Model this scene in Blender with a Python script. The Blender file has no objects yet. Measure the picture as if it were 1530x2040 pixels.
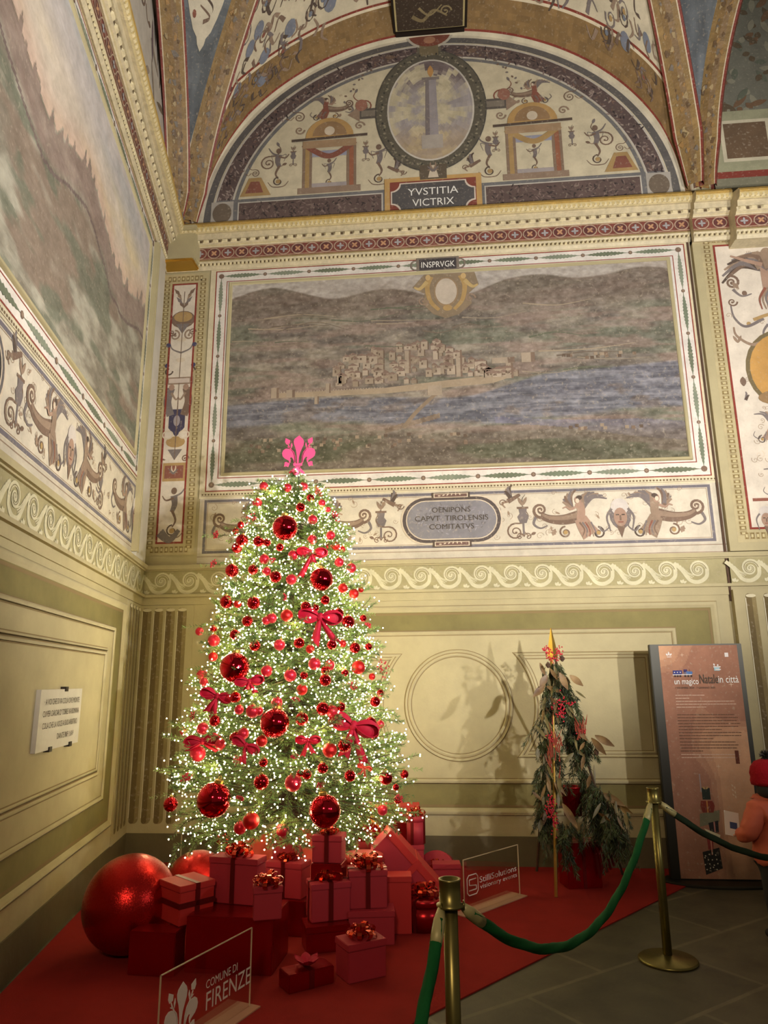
import bpy, bmesh, math, random
import numpy as np
from mathutils import Vector, Matrix, Quaternion
from math import sin, cos, pi, radians, sqrt, atan2, hypot

random.seed(7)
SC = bpy.context.scene
COL = SC.collection

# ---------------------------------------------------------------- camera
FPX, YAW, PIT, ROL, CAMH = 1409.8, -.08709, .23504, -.00903, 1.6
def cam_basis():
    cy, sy, cp, sp, cr, sr = cos(YAW), sin(YAW), cos(PIT), sin(PIT), cos(ROL), sin(ROL)
    f = np.array([sy * cp, cy * cp, sp]); r = np.array([cy, -sy, 0.]); u = np.cross(r, f)
    return np.array([cr * r + sr * u, -sr * r + cr * u, f])
CM = cam_basis()
CO = np.array([0, 0, CAMH])
cam = bpy.data.cameras.new('camera'); camo = bpy.data.objects.new('camera', cam); COL.objects.link(camo)
cam.sensor_fit = 'HORIZONTAL'; cam.sensor_width = 36; cam.lens = FPX / 1530 * 36
cam.clip_start = .05; cam.clip_end = 100
camo.matrix_world = Matrix(((CM[0][0], CM[1][0], -CM[2][0], 0), (CM[0][1], CM[1][1], -CM[2][1], 0),
                            (CM[0][2], CM[1][2], -CM[2][2], CAMH), (0, 0, 0, 1)))
SC.camera = camo

# ---------------------------------------------------------------- view, world, lamps
SC.view_settings.view_transform = 'Standard'
SC.view_settings.look = 'None'
SC.view_settings.gamma = 1
SC.view_settings.use_curve_mapping = False
SC.view_settings.exposure = 0.0
W = bpy.data.worlds.new('world'); SC.world = W; W.use_nodes = True
W.node_tree.nodes['Background'].inputs[0].default_value = (1.0, .86, .66, 1)
W.node_tree.nodes['Background'].inputs[1].default_value = .12
try:
    SC.cycles.max_bounces = 8; SC.cycles.sample_clamp_indirect = 4; SC.cycles.use_denoising = True
    SC.cycles.transparent_max_bounces = 12
except Exception: pass

def spot(name, loc, tgt, power, size, blend, color, rad=.12):
    l = bpy.data.lights.new(name, 'SPOT'); l.energy = power; l.spot_size = radians(size); l.spot_blend = blend
    l.color = color; l.shadow_soft_size = rad
    o = bpy.data.objects.new(name, l); COL.objects.link(o); o.location = loc
    o.rotation_euler = (Vector(tgt) - Vector(loc)).to_track_quat('-Z', 'Y').to_euler()
    return o
# the two museum floodlights on stands right of the visitor, and an added fill lamp behind, brightening gifts and carpet
spot('floodlight', (2.35, 1.35, 2.5), (-.9, 6.87, 5.6), 1230, 100, .55, (1, .965, .93), .06)
spot('floodlight', (4.1, 1.7, 2.5), (-.2, 6.87, 5.2), 840, 100, .6, (1, .955, .92), .06)
spot('fill_spot', (-.6, -2.4, 4.2), (-.6, 5.2, .4), 410, 78, .9, (1, .76, .52), .35)

# ---------------------------------------------------------------- room frame (metres)
D = 6.868                     # distance of the back wall
CX = -3.05                    # x of the left corner
LA = .2096                    # the left wall leans 12 degrees off square
SA, CA = sin(LA), cos(LA)
def PB(u, v, o=0.): return (u, D - o, v)
def PL(u, v, o=0.): return (CX + u * SA + o * CA, D - u * CA + o * SA, v)
def ray(px, py): return CM.T @ np.array([(px - 765) / FPX, -(py - 1020) / FPX, 1])
def atz(px, py, z=0.):
    d = ray(px, py); return CO + d * ((z - CAMH) / d[2])
def aty(px, py, y):
    d = ray(px, py); return CO + d * (y / d[1])

def lin(c):
    c = np.asarray(c, float) / 255.
    return np.where(c <= .04045, c / 12.92, ((c + .055) / 1.055) ** 2.4)

# ---------------------------------------------------------------- materials
def mat(name, rgb=(200, 200, 200), rough=.6, metal=0., noise=0., scale=8., bump=0., bscale=40., attr=False,
        emit=0., emitc=None, coat=0., trans=0., sheen=0., stretch=None, spec=None, nocast=False):
    m = bpy.data.materials.new(name); m.use_nodes = True
    nt = m.node_tree; N = nt.nodes; L = nt.links; b = N['Principled BSDF']
    b.inputs['Roughness'].default_value = rough; b.inputs['Metallic'].default_value = metal
    if spec is not None: b.inputs['Specular IOR Level'].default_value = spec
    c = tuple(lin(rgb)) + (1,)
    b.inputs['Base Color'].default_value = c
    src = None
    if attr:
        a = N.new('ShaderNodeVertexColor'); a.layer_name = 'Col'; src = a.outputs['Color']
    tc = N.new('ShaderNodeTexCoord'); vec = tc.outputs['Object']
    if stretch:
        mp = N.new('ShaderNodeMapping'); mp.inputs['Scale'].default_value = stretch
        L.new(vec, mp.inputs['Vector']); vec = mp.outputs['Vector']
    if noise > 0:
        n = N.new('ShaderNodeTexNoise'); n.inputs['Scale'].default_value = scale
        n.inputs['Detail'].default_value = 8; n.inputs['Roughness'].default_value = .65
        L.new(vec, n.inputs['Vector'])
        r = N.new('ShaderNodeMapRange'); r.inputs['From Min'].default_value = .25; r.inputs['From Max'].default_value = .75
        r.inputs['To Min'].default_value = 1 - noise; r.inputs['To Max'].default_value = 1 + noise * .5
        L.new(n.outputs['Fac'], r.inputs['Value'])
        mx = N.new('ShaderNodeMix'); mx.data_type = 'RGBA'; mx.blend_type = 'MULTIPLY'
        mx.inputs[0].default_value = 1
        if src: L.new(src, mx.inputs[6])
        else: mx.inputs[6].default_value = c
        L.new(r.outputs[0], mx.inputs[7]); src = mx.outputs[2]
    if attr:          # fine wear in the painted plaster
        n = N.new('ShaderNodeTexNoise'); n.inputs['Scale'].default_value = 38; n.inputs['Detail'].default_value = 6; L.new(vec, n.inputs['Vector'])
        r = N.new('ShaderNodeMapRange'); r.inputs['From Min'].default_value = .58; r.inputs['From Max'].default_value = .72; r.inputs['To Max'].default_value = .38
        L.new(n.outputs['Fac'], r.inputs['Value']); mx = N.new('ShaderNodeMix'); mx.data_type = 'RGBA'; L.new(r.outputs[0], mx.inputs[0]); L.new(src, mx.inputs[6])
        mx.inputs[7].default_value = tuple(lin((176, 162, 140))) + (1,); src = mx.outputs[2]
    if src: L.new(src, b.inputs['Base Color'])
    if bump > 0:
        n2 = N.new('ShaderNodeTexNoise'); n2.inputs['Scale'].default_value = bscale; n2.inputs['Detail'].default_value = 5
        L.new(vec, n2.inputs['Vector'])
        bp = N.new('ShaderNodeBump'); bp.inputs['Strength'].default_value = bump; bp.inputs['Distance'].default_value = .01
        L.new(n2.outputs['Fac'], bp.inputs['Height']); L.new(bp.outputs[0], b.inputs['Normal'])
    if coat: b.inputs['Coat Weight'].default_value = coat
    if trans: b.inputs['Transmission Weight'].default_value = trans
    if sheen: b.inputs['Sheen Weight'].default_value = sheen
    if emit:
        b.inputs['Emission Color'].default_value = tuple(lin(emitc or rgb)) + (1,)
        b.inputs['Emission Strength'].default_value = emit
    if nocast: m.cycles.emission_sampling = 'NONE'
    return m

M = {}
M['fresco'] = mat('fresco_plaster', attr=True, rough=.9, noise=.24, scale=6, bump=.15, bscale=60)
M['gilt'] = mat('painted_stucco', attr=True, rough=.6, noise=.3, scale=14, bump=.5, bscale=45)
M['plaster'] = mat('cream_plaster', (170, 158, 120), .85, noise=.18, scale=2.2, bump=.12, bscale=50)
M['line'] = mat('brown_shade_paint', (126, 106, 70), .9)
M['olive'] = mat('olive_plaster', (122, 112, 66), .85, noise=.24, scale=3, bump=.1, bscale=40)
M['base'] = mat('stone_base', (92, 82, 56), .8, noise=.2, scale=4, bump=.2, bscale=30)
M['joint'] = mat('light_mortar', (170, 160, 125), .9)
M['red_carpet'] = mat('red_carpet', (142, 34, 28), .95, noise=.2, scale=3, bump=.4, bscale=400, spec=.15)
M['box'] = mat('matte_red_card', (164, 40, 52), .62, noise=.06, scale=4, spec=.35)
M['box2'] = mat('orange_red_card', (186, 44, 40), .6, noise=.06, scale=4, spec=.35)
M['foil'] = mat('red_foil_wrap', (158, 16, 24), .28, metal=.75, noise=.12, scale=5, bump=.35, bscale=9)
M['ribbon'] = mat('copper_red_ribbon', (206, 70, 44), .16, metal=.9, bump=.2, bscale=20)
M['dribbon'] = mat('dark_red_ribbon', (112, 24, 24), .32, metal=.55)
M['cloth'] = mat('orange_red_satin', (214, 62, 36), .5, noise=.1, scale=3, sheen=.3)
M['velvet'] = mat('crimson_velvet', (170, 10, 44), .7, spec=.3, noise=.2, scale=30)
M['bulb'] = mat('warm_bulb_glow', (255, 244, 205), .5, emit=22, emitc=(255, 238, 186), nocast=True)
M['cable'] = mat('green_cable', (30, 52, 26), .5)
M['brass'] = mat('aged_brass', (122, 112, 62), .34, metal=.85, noise=.25, scale=9)
M['gold'] = mat('gold_metal', (206, 168, 84), .3, metal=.9)
M['darkmetal'] = mat('dark_metal', (44, 42, 34), .45, metal=.6, noise=.1)
M['rope'] = mat('green_velvet_rope', (12, 82, 36), .8, spec=.2, noise=.2, scale=60)
M['ferrule'] = mat('pale_ferrule', (170, 160, 110), .5, metal=.2)
M['bark'] = mat('brown_bark', (78, 56, 40), .9, noise=.3, scale=20)
M['marble'] = mat('grey_white_marble', (196, 190, 176), .4, noise=.14, scale=5)
M['ink'] = mat('dark_letter_paint', (70, 60, 48), .8)
M['white'] = mat('white_print', (226, 222, 212), .6)
M['iron'] = mat('black_iron', (40, 30, 22), .6, metal=.4)

def leafmat(name, lo, hi, rough=.55):
    m = bpy.data.materials.new(name); m.use_nodes = True; nt = m.node_tree; N = nt.nodes; L = nt.links
    b = N['Principled BSDF']; b.inputs['Roughness'].default_value = rough
    tc = N.new('ShaderNodeTexCoord'); n = N.new('ShaderNodeTexNoise'); n.inputs['Scale'].default_value = 9; n.inputs['Detail'].default_value = 6
    L.new(tc.outputs['Object'], n.inputs['Vector'])
    r = N.new('ShaderNodeValToRGB'); r.color_ramp.elements[0].position = .35; r.color_ramp.elements[1].position = .68
    r.color_ramp.elements[0].color = tuple(lin(lo)) + (1,); r.color_ramp.elements[1].color = tuple(lin(hi)) + (1,)
    L.new(n.outputs['Fac'], r.inputs['Fac']); L.new(r.outputs[0], b.inputs['Base Color'])
    return m
M['needle'] = leafmat('fir_needles', (52, 84, 38), (146, 172, 94))
M['garland_green'] = leafmat('garland_needles', (30, 42, 20), (72, 84, 44))
M['drygreen'] = leafmat('dry_olive_leaves', (74, 68, 38), (122, 108, 66))
M['tanleaf'] = leafmat('tan_dry_leaves', (86, 62, 36), (136, 108, 66))

def bauble_mat(name, rgb, rough, metal, spark=0.):
    m = mat(name, rgb, rough, metal); nt = m.node_tree; N = nt.nodes; L = nt.links; b = N['Principled BSDF']
    b.inputs['Coat Weight'].default_value = .3 if not spark else 0
    if spark:
        tc = N.new('ShaderNodeTexCoord'); v = N.new('ShaderNodeTexVoronoi'); v.inputs['Scale'].default_value = spark
        L.new(tc.outputs['Object'], v.inputs['Vector'])
        sub = N.new('ShaderNodeVectorMath'); sub.operation = 'SUBTRACT'; sub.inputs[1].default_value = (.5, .5, .5)
        L.new(v.outputs['Color'], sub.inputs[0])
        sc = N.new('ShaderNodeVectorMath'); sc.operation = 'SCALE'; sc.inputs['Scale'].default_value = .42 if spark < 230 else .17
        L.new(sub.outputs[0], sc.inputs[0])
        g = N.new('ShaderNodeNewGeometry'); ad = N.new('ShaderNodeVectorMath'); ad.operation = 'ADD'
        L.new(g.outputs['Normal'], ad.inputs[0]); L.new(sc.outputs[0], ad.inputs[1])
        no = N.new('ShaderNodeVectorMath'); no.operation = 'NORMALIZE'; L.new(ad.outputs[0], no.inputs[0])
        L.new(no.outputs[0], b.inputs['Normal'])
    return m
M['b_matte'] = bauble_mat('matte_red_bauble', (206, 34, 56), .34, .55)
M['b_gloss'] = bauble_mat('glossy_red_bauble', (190, 12, 28), .07, .95)
M['b_glit'] = bauble_mat('glitter_red_bauble', (204, 34, 34), .3, .7, spark=160)
M['b_mirror'] = bauble_mat('mirror_red_bauble', (206, 14, 36), .09, 1.)
M['b_floor'] = bauble_mat('sparkling_red_ball', (176, 26, 22), .3, .85, spark=240)
M['b_glitbow'] = bauble_mat('pink_red_glitter', (214, 40, 66), .35, .5, spark=200)
M['berry'] = mat('red_berry', (176, 16, 40), .35, coat=.3)

# ---------------------------------------------------------------- object helpers
def tag(o, label=None, cat=None, group=None, kind=None):
    if label: o['label'] = label
    if cat: o['category'] = cat
    if group: o['group'] = group
    if kind: o['kind'] = kind
    return o
def empty(name, loc, label=None, cat=None, group=None, rz=0.):
    o = bpy.data.objects.new(name, None); COL.objects.link(o); o.location = loc; o.rotation_euler = (0, 0, rz)
    o.empty_display_size = .05
    return tag(o, label, cat, group)
def link(name, me, m, parent=None, smooth=False, at=None):
    o = bpy.data.objects.new(name, me); COL.objects.link(o)
    if m is not None:
        for mm in (m if isinstance(m, (list, tuple)) else [m]): me.materials.append(mm)
    if smooth:
        me.polygons.foreach_set('use_smooth', [True] * len(me.polygons))
    if parent is not None: o.parent = parent
    if at is not None: o.location = at
    return o
def orient(V, F, c=(0, 2.5, 3.5)):
    """turn every face towards the room"""
    for i, f in enumerate(F):
        P_ = np.array([V[j] for j in f]); n = np.cross(P_, np.roll(P_, -1, 0)).sum(0)
        if n @ (np.array(c) - P_[0]) < 0: F[i] = f[::-1]
class MB:
    """collects shapes and links them as one mesh object"""
    def __init__(s): s.v = []; s.f = []; s.mi = []; s.X = Matrix.Identity(4)
    def add(s, vs, fs, mi=0):
        b = len(s.v); s.v += [tuple(s.X @ Vector(p)) for p in vs]; s.f += [tuple(b + i for i in f) for f in fs]
        s.mi += [mi] * len(fs); return s
    def box(s, c, d, mi=0, rz=0., bev=0.):
        x, y, z = d[0] / 2, d[1] / 2, d[2] / 2; R = Matrix.Rotation(rz, 3, 'Z')
        if bev <= 0:
            P = [Vector((i * x, j * y, k * z)) for k in (-1, 1) for j in (-1, 1) for i in (-1, 1)]
            F = [(0, 2, 3, 1), (4, 5, 7, 6), (0, 1, 5, 4), (2, 6, 7, 3), (0, 4, 6, 2), (1, 3, 7, 5)]
        else:
            bm = bmesh.new(); bmesh.ops.create_cube(bm, size=1)
            for v in bm.verts: v.co = Vector((v.co.x * 2 * x, v.co.y * 2 * y, v.co.z * 2 * z))
            bmesh.ops.bevel(bm, geom=bm.edges[:], offset=bev, segments=2, affect='EDGES')
            bm.verts.index_update(); P = [v.co.copy() for v in bm.verts]; F = [tuple(v.index for v in f.verts) for f in bm.faces]; bm.free()
        return s.add([tuple(R @ p + Vector(c)) for p in P], F, mi)
    def rings(s, rings, mi=0, cap=True, closed=True):
        n = len(rings[0]); vs = [p for r in rings for p in r]; fs = []
        for i in range(len(rings) - 1):
            for j in range(n if closed else n - 1):
                k = (j + 1) % n
                fs.append((i * n + j, i * n + k, (i + 1) * n + k, (i + 1) * n + j))
        if cap and closed:
            fs.append(tuple(range(n - 1, -1, -1))); fs.append(tuple((len(rings) - 1) * n + j for j in range(n)))
        return s.add(vs, fs, mi)
    def tube(s, pts, r, n=8, mi=0, twist=0., prof=None):
        pts = [Vector(p) for p in pts]; R = []; up = None
        for i, p in enumerate(pts):
            t = (pts[min(i + 1, len(pts) - 1)] - pts[max(i - 1, 0)]).normalized()
            if up is None:
                up = Vector((0, 0, 1)) if abs(t.z) < .9 else Vector((1, 0, 0))
            a = t.cross(up).normalized(); up = a.cross(t).normalized()
            rr = r[i] if isinstance(r, (list, tuple)) else r
            ring = []
            for j in range(n):
                an = 2 * pi * j / n + twist * i; k = prof(2 * pi * j / n) if prof else 1
                ring.append(tuple(p + (a * cos(an) + up * sin(an)) * rr * k))
            R.append(ring)
        return s.rings(R, mi)
    def lathe(s, prof, c=(0, 0, 0), n=24, mi=0, cap=True):
        R = [[(c[0] + r * cos(2 * pi * j / n), c[1] + r * sin(2 * pi * j / n), c[2] + z) for j in range(n)] for r, z in prof]
        return s.rings(R, mi, cap)
    def ball(s, c, r, n=10, mi=0):
        return s.lathe([(max(r * sin(pi * i / n), 1e-4), -r * cos(pi * i / n)) for i in range(n + 1)], c, max(8, 2 * n), mi, False)
    def build(s, name, m, parent=None, smooth=False, at=None, room=False):
        if room: orient(s.v, s.f)
        me = bpy.data.meshes.new(name); me.from_pydata(s.v, [], s.f)
        if len(set(s.mi)) > 1: me.polygons.foreach_set('material_index', s.mi)
        me.update(); return link(name, me, m, parent, smooth, at)

# ---------------------------------------------------------------- painted surfaces
class Paint:
    """flat coloured shapes laid on a wall surface in thin layers of real plaster"""
    def __init__(s, mp, layer=.0012): s.mp = mp; s.v = []; s.f = []; s.c = []; s.L = layer; s.base = 0.
        
    def face(s, pts, col, k):
        b = len(s.v); o = s.base + k * s.L + (len(s.f) % 250) * 4e-6
        s.v += [s.mp(u, v, o) for u, v in pts]; s.f.append(tuple(range(b, b + len(pts)))); s.c.append(tuple(lin(col)))
    def poly(s, pts, col, k=1): s.face(pts, col, k); return s
    def rect(s, u0, v0, u1, v1, col, k=1): return s.poly([(u0, v0), (u1, v0), (u1, v1), (u0, v1)], col, k)
    def frame(s, u0, v0, u1, v1, w, col, k=1):
        s.rect(u0, v0, u1, v0 + w, col, k); s.rect(u0, v1 - w, u1, v1, col, k)
        s.rect(u0, v0 + w, u0 + w, v1 - w, col, k); s.rect(u1 - w, v0 + w, u1, v1 - w, col, k)
    def disc(s, u, v, rx, ry, col, k=1, n=24):
        return s.poly([(u + rx * cos(2 * pi * i / n), v + ry * sin(2 * pi * i / n)) for i in range(n)], col, k)
    def ring(s, u, v, rx, ry, w, col, k=1, a0=0, a1=2 * pi, n=36):
        A = [a0 + (a1 - a0) * i / n for i in range(n + 1)]
        for a, b in zip(A[:-1], A[1:]):
            s.poly([(u + rx * cos(a), v + ry * sin(a)), (u + rx * cos(b), v + ry * sin(b)),
                    (u + (rx - w) * cos(b), v + (ry - w) * sin(b)), (u + (rx - w) * cos(a), v + (ry - w) * sin(a))], col, k)
    def stroke(s, pts, w, col, k=2, tip=1.):
        n = len(pts); L = []; R = []
        for i, (x, y) in enumerate(pts):
            x0, y0 = pts[max(i - 1, 0)]; x1, y1 = pts[min(i + 1, n - 1)]
            dx, dy = x1 - x0, y1 - y0; d = hypot(dx, dy) or 1; t = i / (n - 1)
            ww = w[i] if isinstance(w, (list, tuple)) else w * (1 - (1 - tip) * t)
            L.append((x - dy / d * ww / 2, y + dx / d * ww / 2)); R.append((x + dy / d * ww / 2, y - dx / d * ww / 2))
        for i in range(n - 1): s.face([L[i], R[i], R[i + 1], L[i + 1]], col, k)
        return s
    def spiral(s, u, v, r, a0, turns, w, col, k=2, sg=1, rin=.12, n=None):
        n = n or max(14, int(14 * turns)); P = []
        for i in range(n + 1):
            t = i / n; rr = r * ((1 - t) * (1 - rin) + rin); a = a0 + sg * turns * 2 * pi * t
            P.append((u + rr * cos(a), v + rr * sin(a)))
        s.stroke(P, w, col, k, .55); s.disc(P[-1][0], P[-1][1], w * .7, w * .7, col, k, 8)
    def curve(s, P, w, col, k=2, tip=.4, n=8):
        P = [np.array(p, float) for p in P]; Q = []
        for i in range(len(P) - 1):
            a = P[max(i - 1, 0)]; b = P[i]; c = P[i + 1]; d = P[min(i + 2, len(P) - 1)]
            for j in range(n):
                t = j / n; Q.append(tuple(.5 * ((2 * b) + (c - a) * t + (2 * a - 5 * b + 4 * c - d) * t * t + (3 * b - a - 3 * c + d) * t ** 3)))
        Q.append(tuple(P[-1])); s.stroke(Q, w, col, k, tip)
    def leaf(s, u, v, a, ln, wd, col, k=2, ser=0):
        ca, sa = cos(a), sin(a); up = []; dn = []
        m = 6 if not ser else ser
        for i in range(m + 1):
            t = i / m; w = wd * sin(pi * min(1, t * .96 + .02)) ** .8
            if ser and i % 2: w *= .62
            up.append((t * ln, w)); dn.append((t * ln - (.02 * ln if ser else 0), -w))
        P = up + dn[::-1]
        return s.poly([(u + x * ca - y * sa, v + x * sa + y * ca) for x, y in P], col, k)
    def beads(s, u0, v0, u1, v1, step, w, col, k=2, duty=.55):
        d = hypot(u1 - u0, v1 - v0); n = max(1, int(d / step)); dx, dy = (u1 - u0) / d, (v1 - v0) / d
        for i in range(n):
            a = (i + .5 - duty / 2) * d / n; b = (i + .5 + duty / 2) * d / n
            s.face([(u0 + dx * a - dy * w / 2, v0 + dy * a + dx * w / 2), (u0 + dx * b - dy * w / 2, v0 + dy * b + dx * w / 2),
                    (u0 + dx * b + dy * w / 2, v0 + dy * b - dx * w / 2), (u0 + dx * a + dy * w / 2, v0 + dy * a - dx * w / 2)], col, k)
    def grid(s, u0, v0, u1, v1, nu, nv, fn, k=1):
        """fn(U,V)->(...,3) sRGB 0-255"""
        us = np.linspace(u0, u1, nu + 1); vs = np.linspace(v0, v1, nv + 1); b = len(s.v); o = s.base + k * s.L
        for vv in vs:
            s.v += [s.mp(uu, vv, o) for uu in us]
        U, V = np.meshgrid((us[1:] + us[:-1]) / 2, (vs[1:] + vs[:-1]) / 2)
        C = lin(np.clip(fn(U, V), 0, 255)).reshape(-1, 3)
        for j in range(nv):
            r = b + j * (nu + 1)
            s.f += [(r + i, r + i + 1, r + nu + 2 + i, r + nu + 1 + i) for i in range(nu)]
        s.c += [tuple(c) for c in C]
    def build(s, name, parent=None, m=None):
        orient(s.v, s.f)
        me = bpy.data.meshes.new(name); me.from_pydata(s.v, [], s.f)
        at = me.color_attributes.new('Col', 'FLOAT_COLOR', 'CORNER')
        cnt = np.array([len(f) for f in s.f]); C = np.repeat(np.array(s.c), cnt, axis=0)
        at.data.foreach_set('color', np.concatenate([C, np.ones((len(C), 1))], 1).ravel().astype('f'))
        me.update(); return link(name, me, m or M['fresco'], parent)

def vnoise(x, y, seed=0):
    xi = np.floor(x).astype(int); yi = np.floor(y).astype(int); fx = x - xi; fy = y - yi
    fx = fx * fx * (3 - 2 * fx); fy = fy * fy * (3 - 2 * fy)
    def h(a, b):
        n = (a * 374761393 + b * 668265263 + seed * 1442695041) & 0xffffffff
        n = ((n ^ (n >> 13)) * 1274126177) & 0xffffffff
        return ((n ^ (n >> 16)) & 0xffff) / 65535.
    return (h(xi, yi) * (1 - fx) + h(xi + 1, yi) * fx) * (1 - fy) + (h(xi, yi + 1) * (1 - fx) + h(xi + 1, yi + 1) * fx) * fy
def fbm(x, y, oc=4, seed=0):
    x = np.asarray(x, float); y = np.asarray(y, float); r = 0; a = .5; t = 0
    for i in range(oc): r = r + a * vnoise(x, y, seed + i); t += a; x = x * 2.03 + 5; y = y * 2.03 + 9; a *= .55
    return r / t
def mixc(a, b, t):
    t = np.clip(t, 0, 1)[..., None]; return np.asarray(a, float) * (1 - t) + np.asarray(b, float) * t

def text_mesh(name, body, mp, u, v, size, m, parent, align='CENTER', sx=1., ext=.0008, width=None, tilt=0.):
    cu = bpy.data.curves.new(name, 'FONT'); cu.body = body; cu.size = size; cu.align_x = align; cu.resolution_u = 3
    o = bpy.data.objects.new(name, cu); COL.objects.link(o); bpy.context.view_layer.update()
    me = bpy.data.meshes.new_from_object(o); bpy.data.objects.remove(o)
    if width:
        xs = [p.co.x for p in me.vertices]; w = (max(xs) - min(xs)) or 1; sx = width / w
    for p in me.vertices:
        x = p.co.x * sx; y = p.co.y + x * tilt; p.co = Vector(mp(u + x, v + y, ext))
    me.update(); me.name = name
    return link(name, me, m, parent)
# ================================================================= grotesque motifs
BR = (116, 94, 78); BR2 = (142, 120, 100); GR = (116, 106, 102); OC = (166, 136, 88); RD = (132, 82, 66); HI = (202, 186, 162); DK = (84, 70, 60); FL = (160, 130, 110)
CREAM = (200, 189, 168)
def TT(u, v, s, sx=1): return lambda x, y: (u + sx * x * s, v + y * s)
def ell(P, T, x, y, rx, ry, rot, col, k, n=16):
    P.poly([T(x + rx * cos(a) * cos(rot) - ry * sin(a) * sin(rot), y + rx * cos(a) * sin(rot) + ry * sin(a) * cos(rot))
            for a in [2 * pi * i / n for i in range(n)]], col, k)
def m_wing(P, T, x, y, a, ln, s, col=BR, k=3, n=6):
    for i in range(n):
        t = i / (n - 1); aa = a + (t - .5) * 1.1; l = ln * (1 - .45 * t)
        q = [(x, y), (x + l * .5 * cos(aa) , y + l * .5 * sin(aa) + .05), (x + l * cos(aa - .25), y + l * sin(aa - .25))]
        P.curve([T(*p) for p in q], .075 * s, [col, GR, BR2][i % 3], k + (i % 2), .3, 5)
def m_scroll(P, u, v, s, sx=1, col=BR, sg=1):
    T = TT(u, v, s, sx)
    P.spiral(*T(0, 0), .17 * s, pi / 2, 1.6, .034 * s, col, 3, sx * sg); P.spiral(*T(0, 0), .12 * s, pi / 3, 1.2, .02 * s, HI, 4, sx * sg)
    P.curve([T(0, .17), T(.16, .18), T(.26, .3), T(.22, .42)], .03 * s, col, 3); P.leaf(*T(.22, .4), pi / 2 + sx * .4, .12 * s, .03 * s, GR, 3)
    P.curve([T(.15, .02), T(.25, -.08), T(.34, -.05)], .03 * s, BR2, 3); P.leaf(*T(.3, -.06), .4 if sx > 0 else pi - .4, .1 * s, .03 * s, BR, 3)
def m_vase(P, u, v, s, col=GR):
    T = TT(u, v, s)
    P.poly([T(-.05, .1), T(.05, .1), T(.04, .04), T(.07, 0), T(.04, -.08), T(-.04, -.08), T(-.07, 0), T(-.04, .04)], col, 3)
    P.rect(*T(-.07, .1), *T(.07, .125), BR, 3); P.rect(*T(-.012, -.22), *T(.012, -.08), col, 3)
    P.spiral(*T(-.05, -.25), .05 * s, 0, 1.2, .014 * s, BR, 3); P.spiral(*T(.05, -.25), .05 * s, pi, 1.2, .014 * s, BR, 3, -1)
    P.curve([T(0, .12), T(0, .22), T(.04, .28)], .012 * s, DK, 3)
    P.leaf(*T(0, .14), 1.1, .12 * s, .02 * s, BR2, 4); P.leaf(*T(0, .14), 2.0, .12 * s, .02 * s, BR2, 4)
def m_mask(P, u, v, s, col=GR):
    T = TT(u, v, s)
    ell(P, T, 0, .03, .12, .17, 0, col, 3); ell(P, T, 0, .12, .10, .10, 0, (196, 186, 176), 4)
    ell(P, T, 0, 0, .075, .11, 0, FL, 5); P.rect(*T(-.05, .02), *T(-.015, .035), DK, 6); P.rect(*T(.015, .02), *T(.05, .035), DK, 6)
    P.rect(*T(-.01, -.04), *T(.01, .02), BR, 6); P.rect(*T(-.03, -.065), *T(.03, -.052), RD, 6)
    P.poly([T(-.05, -.1), T(.05, -.1), T(0, -.24)], BR, 4)
    for q in (-1, 1): P.curve([T(q * .09, .1), T(q * .15, .0), T(q * .12, -.16)], .03 * s, GR, 4)
def m_harpy(P, u, v, s, sx=1, body=FL):
    T = TT(u, v, s, sx)
    P.curve([T(.02, -.02), T(-.22, -.07), T(-.44, -.05), T(-.58, .02)], [.2 * s * (1 - .5 * i / 24) for i in range(25)], BR, 3)
    P.curve([T(.02, .0), T(-.22, -.04), T(-.44, -.03), T(-.56, .03)], .09 * s, BR2, 4)
    P.spiral(*T(-.58, .1), .12 * s, -pi / 2, 1.4, .06 * s, BR, 4, -sx); P.spiral(*T(-.58, .1), .09 * s, -pi / 2, 1.2, .025 * s, HI, 5, -sx)
    P.curve([T(-.64, .02), T(-.7, -.12), T(-.6, -.2), T(-.48, -.16)], .05 * s, GR, 3)
    m_wing(P, T, .1, .12, 1.15, .42, s, GR, 3, 7); m_wing(P, T, -.08, .1, 2.1, .34, s, BR, 2, 6)
    P.curve([T(.05, -.05), T(.12, -.2), T(.2, -.33)], [.2 * s + .006 * i * s for i in range(17)], body, 4)
    for i in range(5): P.curve([T(.03 + i * .045, -.12), T(.1 + i * .04, -.24), T(.06 + i * .06, -.36)], .03 * s, [BR, GR, RD, BR2, GR][i], 5)
    P.curve([T(.04, .2), T(.07, .08), T(.05, -.08)], [.13 * s] * 17, body, 5)
    ell(P, T, .03, .25, .055, .07, 0, FL, 6); ell(P, T, .05, .29, .05, .04, .3, DK, 7); ell(P, T, .02, .24, .03, .04, 0, HI, 7)
    P.curve([T(.0, .14), T(-.1, .1), T(-.16, .14), T(-.22, .12)], .045 * s, FL, 6)
    for q, (x, y) in enumerate(((.32, -.3), (-.2, -.28))):
        P.spiral(*T(x, y), .1 * s, pi / 2, 1.5, .028 * s, [DK, BR][q], 4, sx * (1 if q else -1)); P.disc(*T(x, y), .035 * s, .035 * s, OC, 5, 10)
    P.curve([T(.34, -.2), T(.4, -.28), T(.5, -.2), T(.46, -.1)], .03 * s, GR, 4); P.leaf(*T(-.36, -.22), 4.3, .12 * s, .045 * s, BR2, 4, 6)
    for i in range(4): P.spiral(*T(-.35 + .27 * i, .38 - .05 * (i % 2)), .045 * s, i, 1.2, .008 * s, BR2, 2)
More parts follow.
